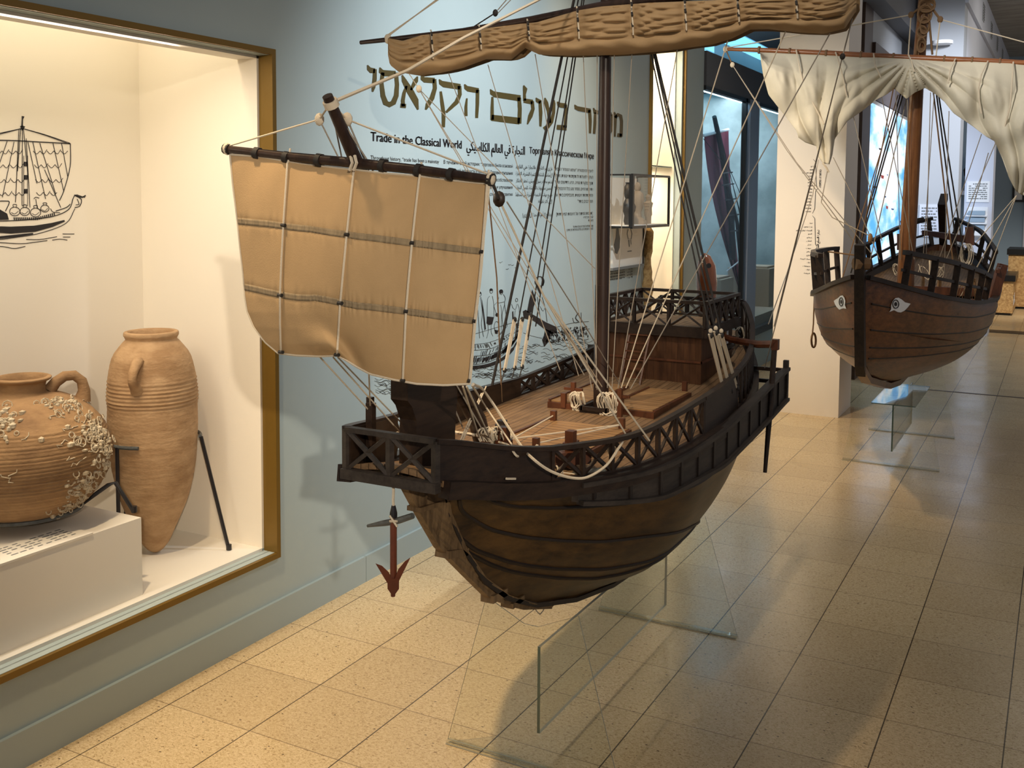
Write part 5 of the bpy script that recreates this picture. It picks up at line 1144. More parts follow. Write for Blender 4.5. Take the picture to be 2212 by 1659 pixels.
# stern post ornament, steering beams and oars
MB().tube([(XC, 0.66, 0.90), (XC, 0.68, 1.0), at(1525, 690, X=XC), at(1526, 655, X=XC), at(1526, 610, X=XC), at(1525, 575, X=XC), at(1523, 555, X=XC), at(1522, 549, X=XC)], [.024, .027, .029, .034, .038, .034, .020, .006], 16).obj('stern_post', M['varn'], ship, True, label='glossy red brown stern post head with a dark hole')
MB().tube([at(1531, 574, X=XC + 0.031), at(1531, 574, X=XC + 0.039)], 0.009, 12).obj('hole', M['tarred'], ship, True)
for side in (1,):
    MB().tube([(XC + side * 0.10, 0.40, 1.0), (XC + side * 0.20, 0.33, 0.985), (XC + side * 0.30, 0.27, 0.985), (XC + side * 0.360, 0.25, 0.992)], [0.010, 0.011, 0.012, 0.012], 8).obj('steering_beam', M['redw'], ship, True)
    MB().box(*(sorted((XC + side * 0.350, XC + side * 0.370))), 0.238, 0.262, 0.975, 1.008).obj('beam_cap', M['redw'], ship)
    ro = MB().tube([(XC + side * 0.358, 0.25, 1.0), (XC + side * 0.356, 0.22, 0.80), (XC + side * 0.352, 0.19, 0.60)], [0.0085, 0.0095, 0.006], 8).obj('steering_oar', M['dark'], ship, True)
MB().grid([[Vector((edge(y, 1, -0.02 - 0.035 * j / 3), y, zd(y) + 0.022 + 0.03 * sin(pi * j / 3 * 0.6) + 0.004 * (i % 2))) for j in range(4)] for i, y in enumerate([0.05 + k * 0.011 for k in range(30)])], 0.004, (0, 0, -1)).obj('netting', M['brope'], ship, True)
# ---- rigging of ship one
def rope(pts, r=0.0016, m='thin', name='rope', par=None, sag=0.0, n=8):
    """pts: 3-D points; sag lets each span hang"""
    pts = [Vector(p) for p in pts]; out = []
    if name in ('slack_rope', 'line_end') and len(pts) > 2:
        q = [pts[0] * 2 - pts[1]] + pts + [pts[-1] * 2 - pts[-2]]; pts = []
        for i in range(1, len(q) - 2):
            for j in range(5):
                t = j / 5; pts.append(0.5 * (2 * q[i] + (q[i + 1] - q[i - 1]) * t + (2 * q[i - 1] - 5 * q[i] + 4 * q[i + 1] - q[i + 2]) * t * t + (3 * q[i] - q[i - 1] - 3 * q[i + 1] + q[i + 2]) * t ** 3))
        pts.append(q[-2])
    for a, b in zip(pts, pts[1:]):
        for k in range(n if sag else 1):
            t = k / n if sag else 0; q = a.lerp(b, t); q = q - Vector((0, 0, sag * 4 * t * (1 - t))); out.append(q)
    out.append(pts[-1])
    return MB().tube(out, r, 5).obj(name, M[m], par or ship, True)
def ball(p, r, m='rope', name='block', par=None, sc=(1, 0.7, 1.2)): return MB().ball(p, r, 10, sc).obj(name, M[m], par or ship, True)
A = at
MH = Vector((-0.144, -0.29, 2.30))
def toward(p, q, zt):
    """point on the line p->q at height zt"""
    p = Vector(p); q = Vector(q); t = (zt - p.z) / (q.z - p.z); return p.lerp(q, t)
# shrouds: black, port and starboard, with pale lanyards
for (bx, by), tp in (((1063, 832), -0.012), ((1112, 735), -0.004), ((1140, 735), 0.0), ((1157, 705), 0.004)):
    p = A(bx, by, X=-0.47); rope([p, MH + Vector((-0.02, tp, 0))], 0.0042 if bx == 1063 else 0.0021, 'tarred', 'shroud')
for k, (x0, y0, x1, y1) in enumerate(((1112, 690, 1090, 800), (1128, 690, 1112, 795), (1147, 682, 1128, 792))):
    for q in (-3, 0, 3): rope([A(x0 + q, y0, X=-0.47), A(x1 + q * 0.6, y1, X=-0.47)], 0.0022, 'rope', 'lanyard')
    ball(A(x0, y0, X=-0.47), 0.007, 'tarred', 'deadeye'); ball(A(x1, y1, X=-0.47), 0.007, 'tarred', 'deadeye'); rope([A(x1, y1, X=-0.47), A(x1 - 6, y1 + 22, X=-0.47)], 0.002, 'tarred')
rope([A(1084, 868, X=-0.47), A(1073, 600, X=-0.44), A(1053, 400, X=-0.36)], 0.0022, 'brope')
for k, (x0, y0, x1, y1) in enumerate(((1535, 722, 1565, 850), (1546, 716, 1578, 845), (1558, 722, 1592, 838))):
    rope([A(x0, y0, X=0.17), MH + Vector((0.02, 0.004 * k, 0))], 0.0022, 'tarred', 'shroud')
    for q in (-4, -1, 3): rope([A(x0 + q, y0, X=0.17), A(x1 + q * 0.5, y1, X=0.17)], 0.0024, 'rope', 'lanyard')
    ball(A(x0, y0 + 2, X=0.17), 0.008, 'tarred', 'deadeye'); ball(A(x0, y0 - 7, X=0.17), 0.006, 'rope', 'deadeye'); ball(A(x1, y1, X=0.17), 0.008, 'tarred', 'deadeye'); rope([A(x1, y1, X=0.17), A(x1 + 8, y1 + 32, X=0.17)], 0.002, 'tarred')
rope([A(1539, 640, X=0.16), MH + Vector((0.02, 0.0, 0))], 0.0036, 'tarred', 'shroud'); rope([A(1558, 858, X=0.17), A(1562, 880, X=0.17)], 0.002, 'rope')
# forestay and yard gear
FT = A(714, 222, X=XC)
rope([FT, A(880, 152, X=XC, ) + Vector((0, 0, 0)), A(1000, 82, X=XC), A(1170, -4, X=XC), MH], 0.0036, 'rope', 'forestay')
MB().tube([A(712, 217, X=XC), A(718, 231, X=XC)], 0.0135, 10).obj('lashing', M['rope'], ship, True)
rope([A(837, 76, Y=YM), MH], 0.002, 'rope', 'lift'); rope([A(839, 78, Y=YM), MH + Vector((0, 0, 0.03))], 0.002, 'rope', 'lift'); ball(A(838, 84, Y=YM), 0.013, 'rope', 'knot')
rope([A(1017, 62, Y=YM), A(1070, 28, Y=YM)], 0.002, 'tarred'); ball(A(1070, 28, Y=YM), 0.009, 'tarred'); rope([A(1075, 22, Y=YM), MH], 0.0016); rope([A(1074, 30, Y=YM), MH - Vector((0, 0, .05))], 0.0013)
# fore yard gear
b1 = A(690, 258, Y=-1.44); b2_ = A(750, 258, Y=-1.44)
ball(b1, 0.010); ball(b2_, 0.011); rope([A(492, 316, Y=YF), b1], 0.0018, 'rope'); rope([b1, FT], 0.0018, 'rope'); rope([b2_, FT], 0.0018, 'rope'); rope([b2_, A(1060, 378, Y=YF)], 0.0018, 'rope')
rope([b1, A(736, 350, Y=YF)], 0.0015); rope([FT, A(740, 350, Y=YF + 0.02)], 0.0015); rope([FT, A(802, 360, Y=YF + 0.02), A(985, 830, Y=-1.1), A(1040, 925, Y=-1.0)], 0.0017); rope([b2_, A(792, 356, Y=YF + 0.02), A(960, 830, Y=-1.1), A(1000, 925, Y=-1.02)], 0.0017)
for (x, y) in ((491, 322), (1060, 386)): ball(A(x, y, Y=YF), 0.012, 'rope', 'knot', sc=(0.6, 1, 1))
for x in (757, 766): rope([A(x, 336, Y=YF - 0.012), A(x + 4, 352, Y=YF - 0.016), A(x - 2, 368, Y=YF - 0.012)], 0.003, 'rope', 'lashing')
bk = A(1078, 430, X=-0.02); rope([A(1062, 390, Y=YF), bk], 0.003, 'tarred'); ball(bk, 0.014, 'dark')
for (x, y, X_, r_) in ((1357, 947, 0.12, .0022), (1403, 952, 0.16, .0022), (1300, 835, -0.13, .0018)): rope([bk, A(1175, 640, X=X_ * 0.5 - 0.05), A(x, y, X=X_)], r_, 'rope')
rope([A(1095, 436, X=-0.03), A(1262, 700, X=-0.10), A(1345, 840, X=-0.10)], 0.0016)
# thin lines from the main sail foot
bq = A(905, 192, Y=-0.55); ball(bq, 0.009); rope([A(884, 160, Y=YM - 0.04), bq], 0.0014, 'rope')
for (x, y, Y_) in ((1285, 580, -0.3), (1292, 830, -0.29), (1262, 810, -0.3)): rope([bq, A(x, y, Y=Y_)], 0.0013)
for x0, y0, x1, y1 in ((969, 158, 1210, 800), (1054, 140, 1250, 812), (1156, 117, 1278, 838), (1260, 119, 1290, 842), (1290, 119, 1288, 838), (1327, 119, 1312, 838), (1365, 118, 1322, 838), (1463, 108, 1335, 838)):
    rope([A(x0, y0, Y=YM - 0.02), A(x1, y1, Y=-0.31)], 0.0013, 'thin', 'brail_line')
for x0, y0, x1, y1 in ((1572, 88, 1342, 838), (1697, 68, 1352, 838), (1793, 72, 1362, 840)):
    rope([A(x0, y0, Y=YM - 0.02), A(x1, y1, Y=-0.36)], 0.0016, 'rope' if x0 < 1790 else 'thin', 'brail_line')
bs = A(1820, 122, Y=-0.30); rope([A(1841, 40, Y=YM), bs], 0.0018); ball(bs, 0.007, 'tarred'); rope([bs, A(1652, 795, X=0.17)], 0.0015, 'thin', 'sheet'); rope([bs, A(1672, 705, X=0.22)], 0.0015, 'thin', 'sheet')
# lines at the bow, under the foresail
for pts, r_ in (([A(690, 770, Y=YF - .02), A(800, 890, X=-0.26)], .0016), ([A(720, 772, Y=YF), A(865, 935, X=-0.24)], .0016), ([A(730, 772, Y=YF), A(888, 935, X=-0.23)], .0016), ([A(800, 880, X=-.26), A(797, 808, Y=YF)], .0016),
                ([A(1020, 832, Y=YF), A(1050, 880, X=-0.12), A(1105, 960, X=-0.02)], .0022), ([A(1000, 835, Y=YF), A(1035, 945, X=-0.12)], .0020), ([A(1008, 835, Y=YF), A(1060, 950, X=-0.11)], .0020), ([A(1050, 835, X=-0.2), A(1000, 950, X=-0.12)], .0018), ([A(1040, 850, X=-0.18), A(995, 950, X=-0.12)], .0018)):
    rope(pts, r_, 'rope')
rope([A(1022, 830, Y=YF), A(1050, 850, X=-.1), A(1120, 955, X=-.02), A(1150, 990, X=0.05), A(1190, 1018, X=0.075), A(1235, 1032, X=.10), A(1270, 1030, X=.12), A(1310, 1005, X=.14), A(1335, 970, X=.135), A(1345, 955, X=.125)], 0.003, 'rope', 'slack_rope')
rope([A(1078, 955, X=-.03), A(1098, 962, X=.0), A(1113, 982, X=.02), A(1119, 986, X=.02)], 0.0026, 'rope', 'slack_rope')
rope([(-0.30, -1.15, .915), (-0.27, -1.05, .93), (-0.22, -1.0, .92), (-0.14, -0.98, .915), (-0.10, -0.90, .90), (-0.165, -0.83, .90)], 0.004, 'rope', 'slack_rope')
def coil(c, r, n, d=(0, 1, 0), m='rope', par=None, w_=0.02, seed=1, sz=1.6):
    random.seed(seed); c = Vector(c); pts = []
    off = [(r * random.uniform(0.7, 1.1), random.uniform(-w_, w_), random.uniform(-w_, w_) * 0.6) for k in range(n + 1)]
    for k in range(n):
        for i in range(14):
            a = 2 * pi * i / 14; t = i / 14
            rr, ox, oy = (off[k][q_] * (1 - t) + off[k + 1][q_] * t for q_ in range(3))
            pts.append(c + Vector((ox + rr * 0.45 * sin(a), oy + 0.006 * cos(3 * a), -rr * sz * 0.5 * (1 - cos(a)))))
    return MB().tube(pts, 0.0019, 5).obj('rope_coil', M[m], par or ship, True)
coil((-0.205, -0.315, 0.895), 0.035, 9, seed=4, w_=0.014); coil((-0.105, -0.33, 0.905), 0.042, 12, seed=5, w_=0.016); coil((-0.085, -0.33, 0.89), 0.025, 5, seed=6, w_=0.006)
coil((-0.10, -0.985, 0.935), 0.032, 12, seed=7, w_=0.03); coil((0.105, -0.80, 0.885), 0.018, 3, seed=8, w_=0.006); coil((0.02, 0.55, 1.0), 0.03, 4, seed=9, w_=0.008); coil((0.035, -0.95, 0.86), 0.02, 3, seed=10)
for x_, y_ in ((-0.225, -0.30), (-0.07, -0.33)):
    MB().box(x_ - .006, x_ + .006, y_ - .006, y_ + .006, 0.84, 0.92).obj('belaying_post', M['redw'], ship); MB().bar((x_ - .028, y_, .90), (x_ + .028, y_, .90), .008).obj('belaying_pin', M['redw'], ship)
rope([(-0.19, -0.50, .865), (-0.155, -0.79, .868)], 0.002, 'rope'); rope([(0.005, -0.50, .862), (-0.155, -0.80, .868)], 0.002, 'rope'); rope([(0.005, -0.50, .862), (-0.088, -0.80, .865)], 0.002, 'rope'); rope([(-0.088, -0.80, .862), (-0.05, -0.87, .855), (-0.07, -0.90, .85)], 0.004, 'rope', 'slack_rope')
rope([(0.0, -0.99, 0.85), (0.03, -0.93, 0.84), (0.07, -0.90, 0.835), (0.05, -0.85, 0.835)], 0.004, 'rope', 'slack_rope')
random.seed(12); rope([(0.06, -0.91, 0.837), (0.10, -0.84, 0.835)], 0.009, 'lead', 'bundle')
MB().bar(A(1094, 1034, X=0.022), A(1113, 1034, X=0.022), 0.004).obj('bone_toggle', M['rope'], ship)
# anchor hung below the bow
an = thing('anchor', 'small rust red anchor with a grey stock hanging below the bow', 'anchor', (-0.2, -1.27, 0.63))
YA = -1.30
MB().tube([A(850, 1115, Y=YA), A(850, 1240, Y=YA), A(849, 1288, Y=YA)], [.0068, .0068, .0045], 8).obj('shank', M['rust'], an, True)
for pl in ([(846, 1270), (838, 1262), (811, 1217), (825, 1222), (840, 1236), (848, 1255)], [(852, 1270), (862, 1255), (887, 1204), (875, 1212), (860, 1230), (852, 1252)]):
    MB().prism(pl, lambda a, b, t: A(a, b, Y=YA + t), -0.006, 0.006).obj('fluke', M['rust'], an)
MB().prism([(837, 1250), (862, 1250), (862, 1272), (855, 1282), (850, 1285), (844, 1282), (837, 1272)], lambda a, b, t: A(a, b, Y=YA + t), -0.008, 0.008).obj('crown', M['rust'], an)
MB().tube([A(850, 1092, Y=YA), A(850, 1108, Y=YA), A(850, 1118, Y=YA)], [.004, .0075, .0075], 8).obj('head', M['iron'], an, True)
MB().tube([A(794, 1136, Y=YA), A(830, 1130, Y=YA), A(850, 1127, Y=YA), A(862, 1124, Y=YA), A(892, 1114, Y=YA - .0)], [.003, .006, .0065, .0065, .006], 8).obj('stock', M['lead'], an, True)
for d_ in (-1, 1): rope([A(842, 1120 + d_ * 6, Y=YA - .008), A(858, 1132 - d_ * 6, Y=YA - .008)], 0.0024, 'rope', 'lashing', an)
rope([A(850, 1095, Y=YA), A(849, 1080, Y=YA), A(850, 1060, Y=YA), A(847, 1036, Y=YA), A(846, 1022, Y=YA)], 0.003, 'rope', 'cable', an)
rope([A(1150, 1302, X=XC), A(1158, 1318, X=XC), A(1166, 1326, X=XC), A(1174, 1318, X=XC), A(1178, 1308, X=XC), A(1210, 1295, X=XC), A(1262, 1280, X=XC)], 0.0014, 'thin', 'slack_rope')
# acrylic stand of ship one
def pane(mb_pts, th, nm, par, edge_m, d):
    """thin clear sheet from a planar outline; rim faces take the edge material"""
    n = len(mb_pts); m_ = MB(); dv = Vector(d).normalized() * th / 2
    m_.add([Vector(p) - dv for p in mb_pts] + [Vector(p) + dv for p in mb_pts], [tuple(range(n))[::-1], tuple(range(n, 2 * n))])
    k = len(m_.f); m_.add([Vector(p) - dv for p in mb_pts] + [Vector(p) + dv for p in mb_pts], [(i, (i + 1) % n, n + (i + 1) % n, n + i) for i in range(n)], 1)
    if nm == 'long_pane': m_.m[k + 3] = 2  # near rim dark; the top rim's reflection is put into its pale colour
    return m_.obj(nm, [M['acryl'], edge_m, M['edge']], par)
def stand(xc, y0, y1, hw0, zt, label, plate=None, hwt=0.13, zt2=0.42):
    t = thing('acrylic_stand', label, 'stand', (xc, (y0 + y1) / 2, 0))
    pane([(xc, y0 + 0.045, 0.067), (xc, y1 - 0.01, 0.067), (xc, y1 - 0.01, zt), (xc, y0 + 0.045, zt)], 0.008, 'long_pane', t, M['edge2'], (1, 0, 0))
    for y in (y0, y1):
        zc = zt2 if y == y0 else zt2 - 0.03
        pane([(xc - hw0, y, 0.010), (xc + hw0, y, 0.010), (xc + hwt, y, zc), (xc + 0.02, y, zc - 0.05), (xc - 0.02, y, zc - 0.05), (xc - hwt, y, zc)], 0.003, 'cross_pane', t, M['edge2'], (0, 1, 0))
        MB().box(xc - hw0, xc + hw0, y - 0.011, y + 0.011, 0.0, 0.009).obj('foot', M['acryl2'], t); MB().box(xc - hw0, xc + hw0, y - 0.0125, y - 0.0111, 0.0, 0.003).obj('foot_edge', M['edge2'], t)
    if plate: pane([(xc - plate[0], plate[1], plate[3]), (xc + plate[0], plate[1], plate[3]), (xc + plate[0], plate[2], plate[3]), (xc - plate[0], plate[2], plate[3])], 0.005, 'plate', t, M['edge'], (0, 0, 1))
    return t
stand(-0.155, -0.69, 0.32, 0.245, 0.296, 'clear acrylic stand under the dark ship nearest the camera')
# ================================================================ ship two: the red brown ship with painted eyes
X2 = 0.2
Y2s = [1.8, 2.0, 2.4, 2.8, 3.4, 4.0, 4.6, 5.0, 5.3]; H2s = [.01, .14, .31, .40, .455, .44, .36, .24, .03]
def h2(y): return interp(y, Y2s, H2s) if y < 1.95 or y > 5.2 else sm(y, Y2s, H2s)
def g2(y): return sm(y, [1.8, 1.9, 2.06, 2.33, 2.75, 3.3, 3.65, 4.2, 4.65, 5.06, 5.28], [1.10, 1.07, 1.03, .975, .92, .89, .90, .92, .975, 1.06, 1.12])
ship2 = thing('ship_model', 'red brown open ship model with painted white eyes and a gathered white sail', 'model ship', (X2, 3.3, 0.40))
R2 = [(1.12, 1.79), (1.0, 1.81), (.80, 1.85), (.69, 1.88), (.61, 2.08), (.56, 2.32), (.49, 2.72), (.44, 3.05)]
S2 = [(1.12, 5.30), (.95, 5.22), (.8, 5.08), (.7, 4.92), (.6, 4.68), (.5, 4.3), (.44, 3.9)]
def hull2(tau, s, side, off=0.0):
    z0 = 0.44 + tau * 0.50; ya, yb = tab(z0 + tau ** 2 * 0.16 * 0, R2), tab(z0, S2)
    if tau > 0.6: ya = ya + (1.80 - ya) * (tau - 0.6) / 0.4; yb = yb + (5.29 - yb) * (tau - 0.6) / 0.4
    y = ya + (yb - ya) * s
    B = 0.46 * (0.01 + 0.99 * sin(pi / 2 * min(1, tau ** 0.72)) ** 0.80)
    u = min(1, s / 0.46); v = min(1, (1 - s) / 0.50)
    g = (sin(pi / 2 * u) ** (1.25 - 0.45 * tau)) * (sin(pi / 2 * v) ** 0.85) if 0 < s < 1 else 0
    x = B * g; x = x + (h2(y) - x) * tau ** 4 if 0 < s < 1 else 0
    z = z0 + tau ** 2 * (g2(y) - 0.94)
    return Vector((X2 + side * (x + 0.012 + off), y, z))
for side in (1, -1):
    P = [[hull2(j / 26, i / 60, side) for j in range(27)] for i in range(61)]
    MB().grid(P if side > 0 else P[::-1]).obj('hull_side', M['hull2'], ship2, 'all')
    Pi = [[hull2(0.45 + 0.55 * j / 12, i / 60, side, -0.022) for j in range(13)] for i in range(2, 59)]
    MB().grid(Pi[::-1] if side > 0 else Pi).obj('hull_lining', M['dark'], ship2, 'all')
    ys = [1.81 + i * 0.058 for i in range(61)]
    MB().path([(X2 + side * (h2(y) + 0.012), y, g2(y) + 0.004) for y in ys if y < 5.29], 0.034, 0.020).obj('gunwale', M['dark'], ship2, True)
    for t0, t1, s1 in ((0.70, 0.62, .98), (0.58, 0.48, .97), (0.50, 0.40, .96), (0.86, 0.80, .98)):
        MB().tube([hull2(t0 + (t1 - t0) * i / 40, 0.01 + (s1 - 0.01) * i / 40, side, -0.0015) for i in range(41)], 0.0042, 5).obj('strake_seam', M['wale'], ship2, True)
MB().grid([[Vector((X2 + (h2(y) - 0.03) * (k / 8 - 1), y, g2(y) - 0.20)) for k in range(17)] for y in [1.9 + i * 0.08 for i in range(26)]]).obj('bottom_boards', M['deck'], ship2, True)
MB().grid([[Vector((X2 + (h2(y) - 0.02) * (k / 8 - 1), y, g2(y) - 0.035)) for k in range(17)] for y in [4.1 + i * 0.07 for i in range(17)]], 0.02, (0, 0, -1)).obj('stern_deck', M['deck'], ship2, True)
MB().bar((X2 - h2(4.1), 4.09, g2(4.1) - 0.05), (X2 + h2(4.1), 4.09, g2(4.1) - 0.05), 0.03, 0.05).obj('deck_beam', M['redw'], ship2)
for y in (2.55, 3.62): MB().bar((X2 - h2(y), y, g2(y) - 0.05), (X2 + h2(y), y, g2(y) - 0.05), 0.035, 0.03).obj('thwart', M['redw'], ship2)
# stem and keel
MB().path([(X2, 1.765, 1.245), (X2, 1.785, 1.10), (X2, 1.83, .85), (X2, 1.865, .70), (X2, 1.90, .655)], 0.045, 0.042, up=(1, 0, 0)).obj('stem_post', M['dark'], ship2)
MB().path([(X2, 1.875, .675), (X2, 2.05, .60), (X2, 2.28, .553), (X2, 2.68, .472), (X2, 3.05, .432), (X2, 3.6, .425), (X2, 4.0, .44), (X2, 4.35, .50), (X2, 4.72, .61), (X2, 5.0, .74), (X2, 5.18, .90), (X2, 5.28, 1.10)], [.03] * 12, 0.045, up=(1, 0, 0)).obj('keel', M['hull2'], ship2, True)
MB().path([A(2040, 425, X=X2), A(2034, 445, X=X2), A(2036, 480, X=X2), A(2038, 540, X=X2)], [.05, .06, .055, .05], 0.05, up=(1, 0, 0)).obj('stern_post', M['dark'], ship2)
# painted eyes
for side, cx_, cy_, s_ in ((1, 1937, 658, 1.0), (-1, 1815, 653, -0.6)):
    def onhull(px_, py_, off=0.004):
        best = None
        for it in range(1, 60):
            s = it / 120
            for jt in range(10, 27):
                p = hull2(jt / 26, s, side, off); q = RM.inverted() @ (p - CAM); x_ = CXP - FPX * q.x / q.z; y_ = CYP + FPX * q.y / q.z
                d_ = (x_ - px_) ** 2 + (y_ - py_) ** 2
                if best is None or d_ < best[0]: best = (d_, s, jt / 26)
        s, t_ = best[1], best[2]
        for rr in range(3):
            h_ = 1e-3
            def pr(s, t_): p = hull2(t_, s, side, off); q = RM.inverted() @ (p - CAM); return CXP - FPX * q.x / q.z, CYP + FPX * q.y / q.z
            a = pr(s, t_); b = pr(s + h_, t_); c = pr(s, t_ + h_)
            j = [[(b[0] - a[0]) / h_, (c[0] - a[0]) / h_], [(b[1] - a[1]) / h_, (c[1] - a[1]) / h_]]; det = j[0][0] * j[1][1] - j[0][1] * j[1][0]
            if abs(det) < 1e-6: break
            ex, ey = px_ - a[0], py_ - a[1]; s += (ex * j[1][1] - ey * j[0][1]) / det; t_ += (ey * j[0][0] - ex * j[1][0]) / det
            s = min(.9, max(.005, s)); t_ = min(1, max(.1, t_))
        return hull2(t_, s, side, off)
    out_ = [(-16, 16), (-12, 10), (-12, 2), (-9, -7), (-3, -14), (4, -15), (11, -11), (18, -5), (30, -2), (24, 6), (17, 13), (9, 17), (2, 16), (-6, 12), (-11, 14)]
    if side < 0: out_ = [(-14, -3), (-10, -6), (-5, -9), (0, -14), (5, -15), (9, -10), (11, -3), (10, 6), (13, 14), (7, 13), (3, 14), (-2, 16), (-8, 10), (-12, 3)]
    ctr = (0, 0); m_ = MB(); c3 = onhull(cx_, cy_)
    rings = [[onhull(cx_ + a * f_, cy_ + b * f_) for a, b in out_] for f_ in (0.5, 1.0)]
    n = len(out_); m_.add([c3] + rings[0] + rings[1], [(0, 1 + i, 1 + (i + 1) % n) for i in range(n)] + [(1 + i, 1 + n + i, 1 + n + (i + 1) % n, 1 + (i + 1) % n) for i in range(n)])
    ey_ = m_.obj('painted_eye', M['paper'], ship2)
    ex0 = cx_ - (2 if side > 0 else -2); rx_ = 6.5 if side > 0 else 4.2
    rg = [onhull(ex0 + rx_ * cos(2 * pi * i / 16), cy_ - 1 + 9 * sin(2 * pi * i / 16), 0.006) for i in range(16)]
    MB().tube(rg, 0.0022, 5, closed=True).obj('iris', M['ink'], ey_)
    pc = onhull(ex0, cy_ - 1, 0.006); pq = [onhull(ex0 + rx_ * .5 * cos(2 * pi * i / 12), cy_ - 1 + 4.6 * sin(2 * pi * i / 12), 0.006) for i in range(12)]
    MB().add([pc] + pq, [(0, 1 + i, 1 + (i + 1) % 12) for i in range(12)]).obj('pupil', M['ink'], ey_)
# open rails
def rails(side, y0, y1, z0, z1, n, mid=True, mat='dark', lean=0.02, nm='railing', mz=0.5, w_=0.026):
    N = 14; f_ = lambda t: (X2 + side * (h2(y0 + (y1 - y0) * t) + lean), y0 + (y1 - y0) * t, z0 + (z1 - z0) * t)
    r_ = MB().path([f_(i / N) for i in range(N + 1)], w_, 0.022).obj(nm, M[mat], ship2, True)
    if mid: MB().path([(X2 + side * (h2(y0 + (y1 - y0) * i / N) + lean * .5), y0 + (y1 - y0) * i / N, (g2(y0 + (y1 - y0) * i / N) * (1 - mz) + (z0 + (z1 - z0) * i / N) * mz)) for i in range(N + 1)], 0.012, 0.014).obj('mid_rail', M[mat], r_, True)
    for k in range(n):
        t = (k + 0.15) / (n - 0.7); t = min(1, t); x, y, z = f_(t); MB().bar((X2 + side * h2(y), y, g2(y)), (x, y, z), 0.030, 0.022, up=(0, 1, 0)).obj('stanchion', M[mat], r_)
rails(1, 2.0, 3.12, 1.205, 1.03, 6); rails(-1, 2.25, 3.75, 1.165, 1.135, 6)
rails(1, 4.55, 5.27, 1.10, 1.305, 5, mz=0.45, lean=0.03); rails(-1, 4.45, 5.27, 1.125, 1.305, 5, mz=0.45, lean=0.03)
for y in (3.45, 3.62, 3.78): MB().bar((X2 + h2(y) - .01, y, g2(y) - 0.02), (X2 + h2(y) + 0.03, y + 0.02, g2(y) + 0.16), 0.035, 0.05).obj('stanchion', M['redw'], ship2)
MB().bar((X2 + h2(3.4) + 0.015, 3.42, 1.045), (X2 + h2(3.8) + 0.02, 3.82, 1.05), 0.02, 0.02).obj('cap_rail', M['redw'], ship2)
MB().bar(A(1995, 502, Y=4.75), A(2098, 518, Y=4.45), 0.03, 0.03, w2=0.05, h2=0.05).obj('steering_beam', M['redw'], ship2); MB().bar(A(2094, 490, Y=4.45), A(2096, 530, Y=4.45), 0.05, 0.05).obj('beam_head', M['redw'], ship2)
MB().bar(A(1945, 480, Y=5.0), A(1996, 472, Y=5.0), 0.02, 0.02).obj('tiller', M['dark'], ship2)
MB().bar(A(1943, 505, Y=4.7), A(1943, 540, Y=4.7), 0.03, 0.03).obj('post', M['redw'], ship2)
for k in range(5): MB().tube([(X2 - 0.10 + k * 0.1, 4.12, g2(4.12) - 0.03), (X2 - 0.10 + k * 0.1, 4.12, g2(4.12) + 0.035)], 0.012, 8).obj('belaying_pin', M['hatch'], ship2, True)
# mast and yard
m2 = MB().tube([(X2, 3.25, 0.62), (X2 + 0.005, 3.25, 1.0), (X2 + 0.03, 3.25, 2.06), (X2 + 0.055, 3.25, 2.62)], [.048, .047, .036, .028], 16).obj('mast', M['mast2'], ship2, True)
YB = 3.16
MB().tube([A(1566, 106, Y=YB), A(1640, 108, Y=YB), A(1800, 116, Y=YB), A(1970, 126, Y=YB), A(2100, 131, Y=YB), A(2240, 138, Y=YB), A(2420, 146, Y=YB)], [.010, .014, .017, .020, .018, .016, .010], 10).obj('yard', M['yard2'], ship2, True)
for x, y in ((1640, 108), (1706, 112), (1785, 116), (1860, 119), (1930, 123), (2040, 128), (2100, 131), (2160, 134)):
    MB().tube([A(x - 2, y, Y=YB), A(x + 2, y, Y=YB)], 0.0225, 10).obj('lashing', M['brope'], ship2, True)
# mast head gear
for p0, p1, r_ in (((1978, 118), (2000, 6), .006), ((2014, 118), (2004, 8), .006), ((1984, 118), (1999, 20), .005)): MB().tube([A(p0[0], p0[1], Y=3.2), A(*p1, Y=3.2)], r_, 6).obj('halyard', M['brope'], ship2, True)
for c_, r_, sc_v in (((2003, 12), .040, (1, .8, .7)), ((1998, 32), .032, (1.1, .8, 1.2)), ((1998, 56), .028, (.8, .8, 1.3)), ((1992, 70), .022, (1, .8, 1)), ((1991, 98), .02, (1, 1, 1.5))):
    m_ = MB(); c3 = A(*c_, Y=3.2)
    for k in range(4): m_.tube([c3 + Vector((r_ * sc_v[0] * cos(2 * pi * i / 12), -0.01 + 0.012 * sin(2 * pi * i / 12 + k), r_ * sc_v[2] * sin(2 * pi * i / 12) + (k - 1.5) * 0.007)) for i in range(12)], 0.005, 5, closed=True)
    m_.obj('lashing', M['brope'], ship2, True)
def r2(pts, r=0.0025, m='thin', name='rope', sag=0): return rope(pts, r, m, name, ship2, sag)
bl2 = A(1968, 32, Y=3.2); br2 = A(2031, 42, Y=3.2); ball(bl2, 0.016, 'brope', 'block', ship2); ball(br2, 0.016, 'brope', 'block', ship2)
r2([A(1998, 8, Y=3.2), bl2], .007, 'brope'); r2([A(2006, 8, Y=3.2), br2], .007, 'brope')
r2([bl2, A(1572, 103, Y=YB)], .0035, 'rope', 'lift'); r2([br2, A(2400, 142, Y=YB)], .003, 'rope', 'lift'); r2([bl2, A(1962, 118, Y=YB)], .0035, 'rope'); r2([br2, A(2022, 120, Y=YB)], .0035, 'rope')
ball(A(1568, 106, Y=YB), 0.018, 'rope', 'knot', ship2)
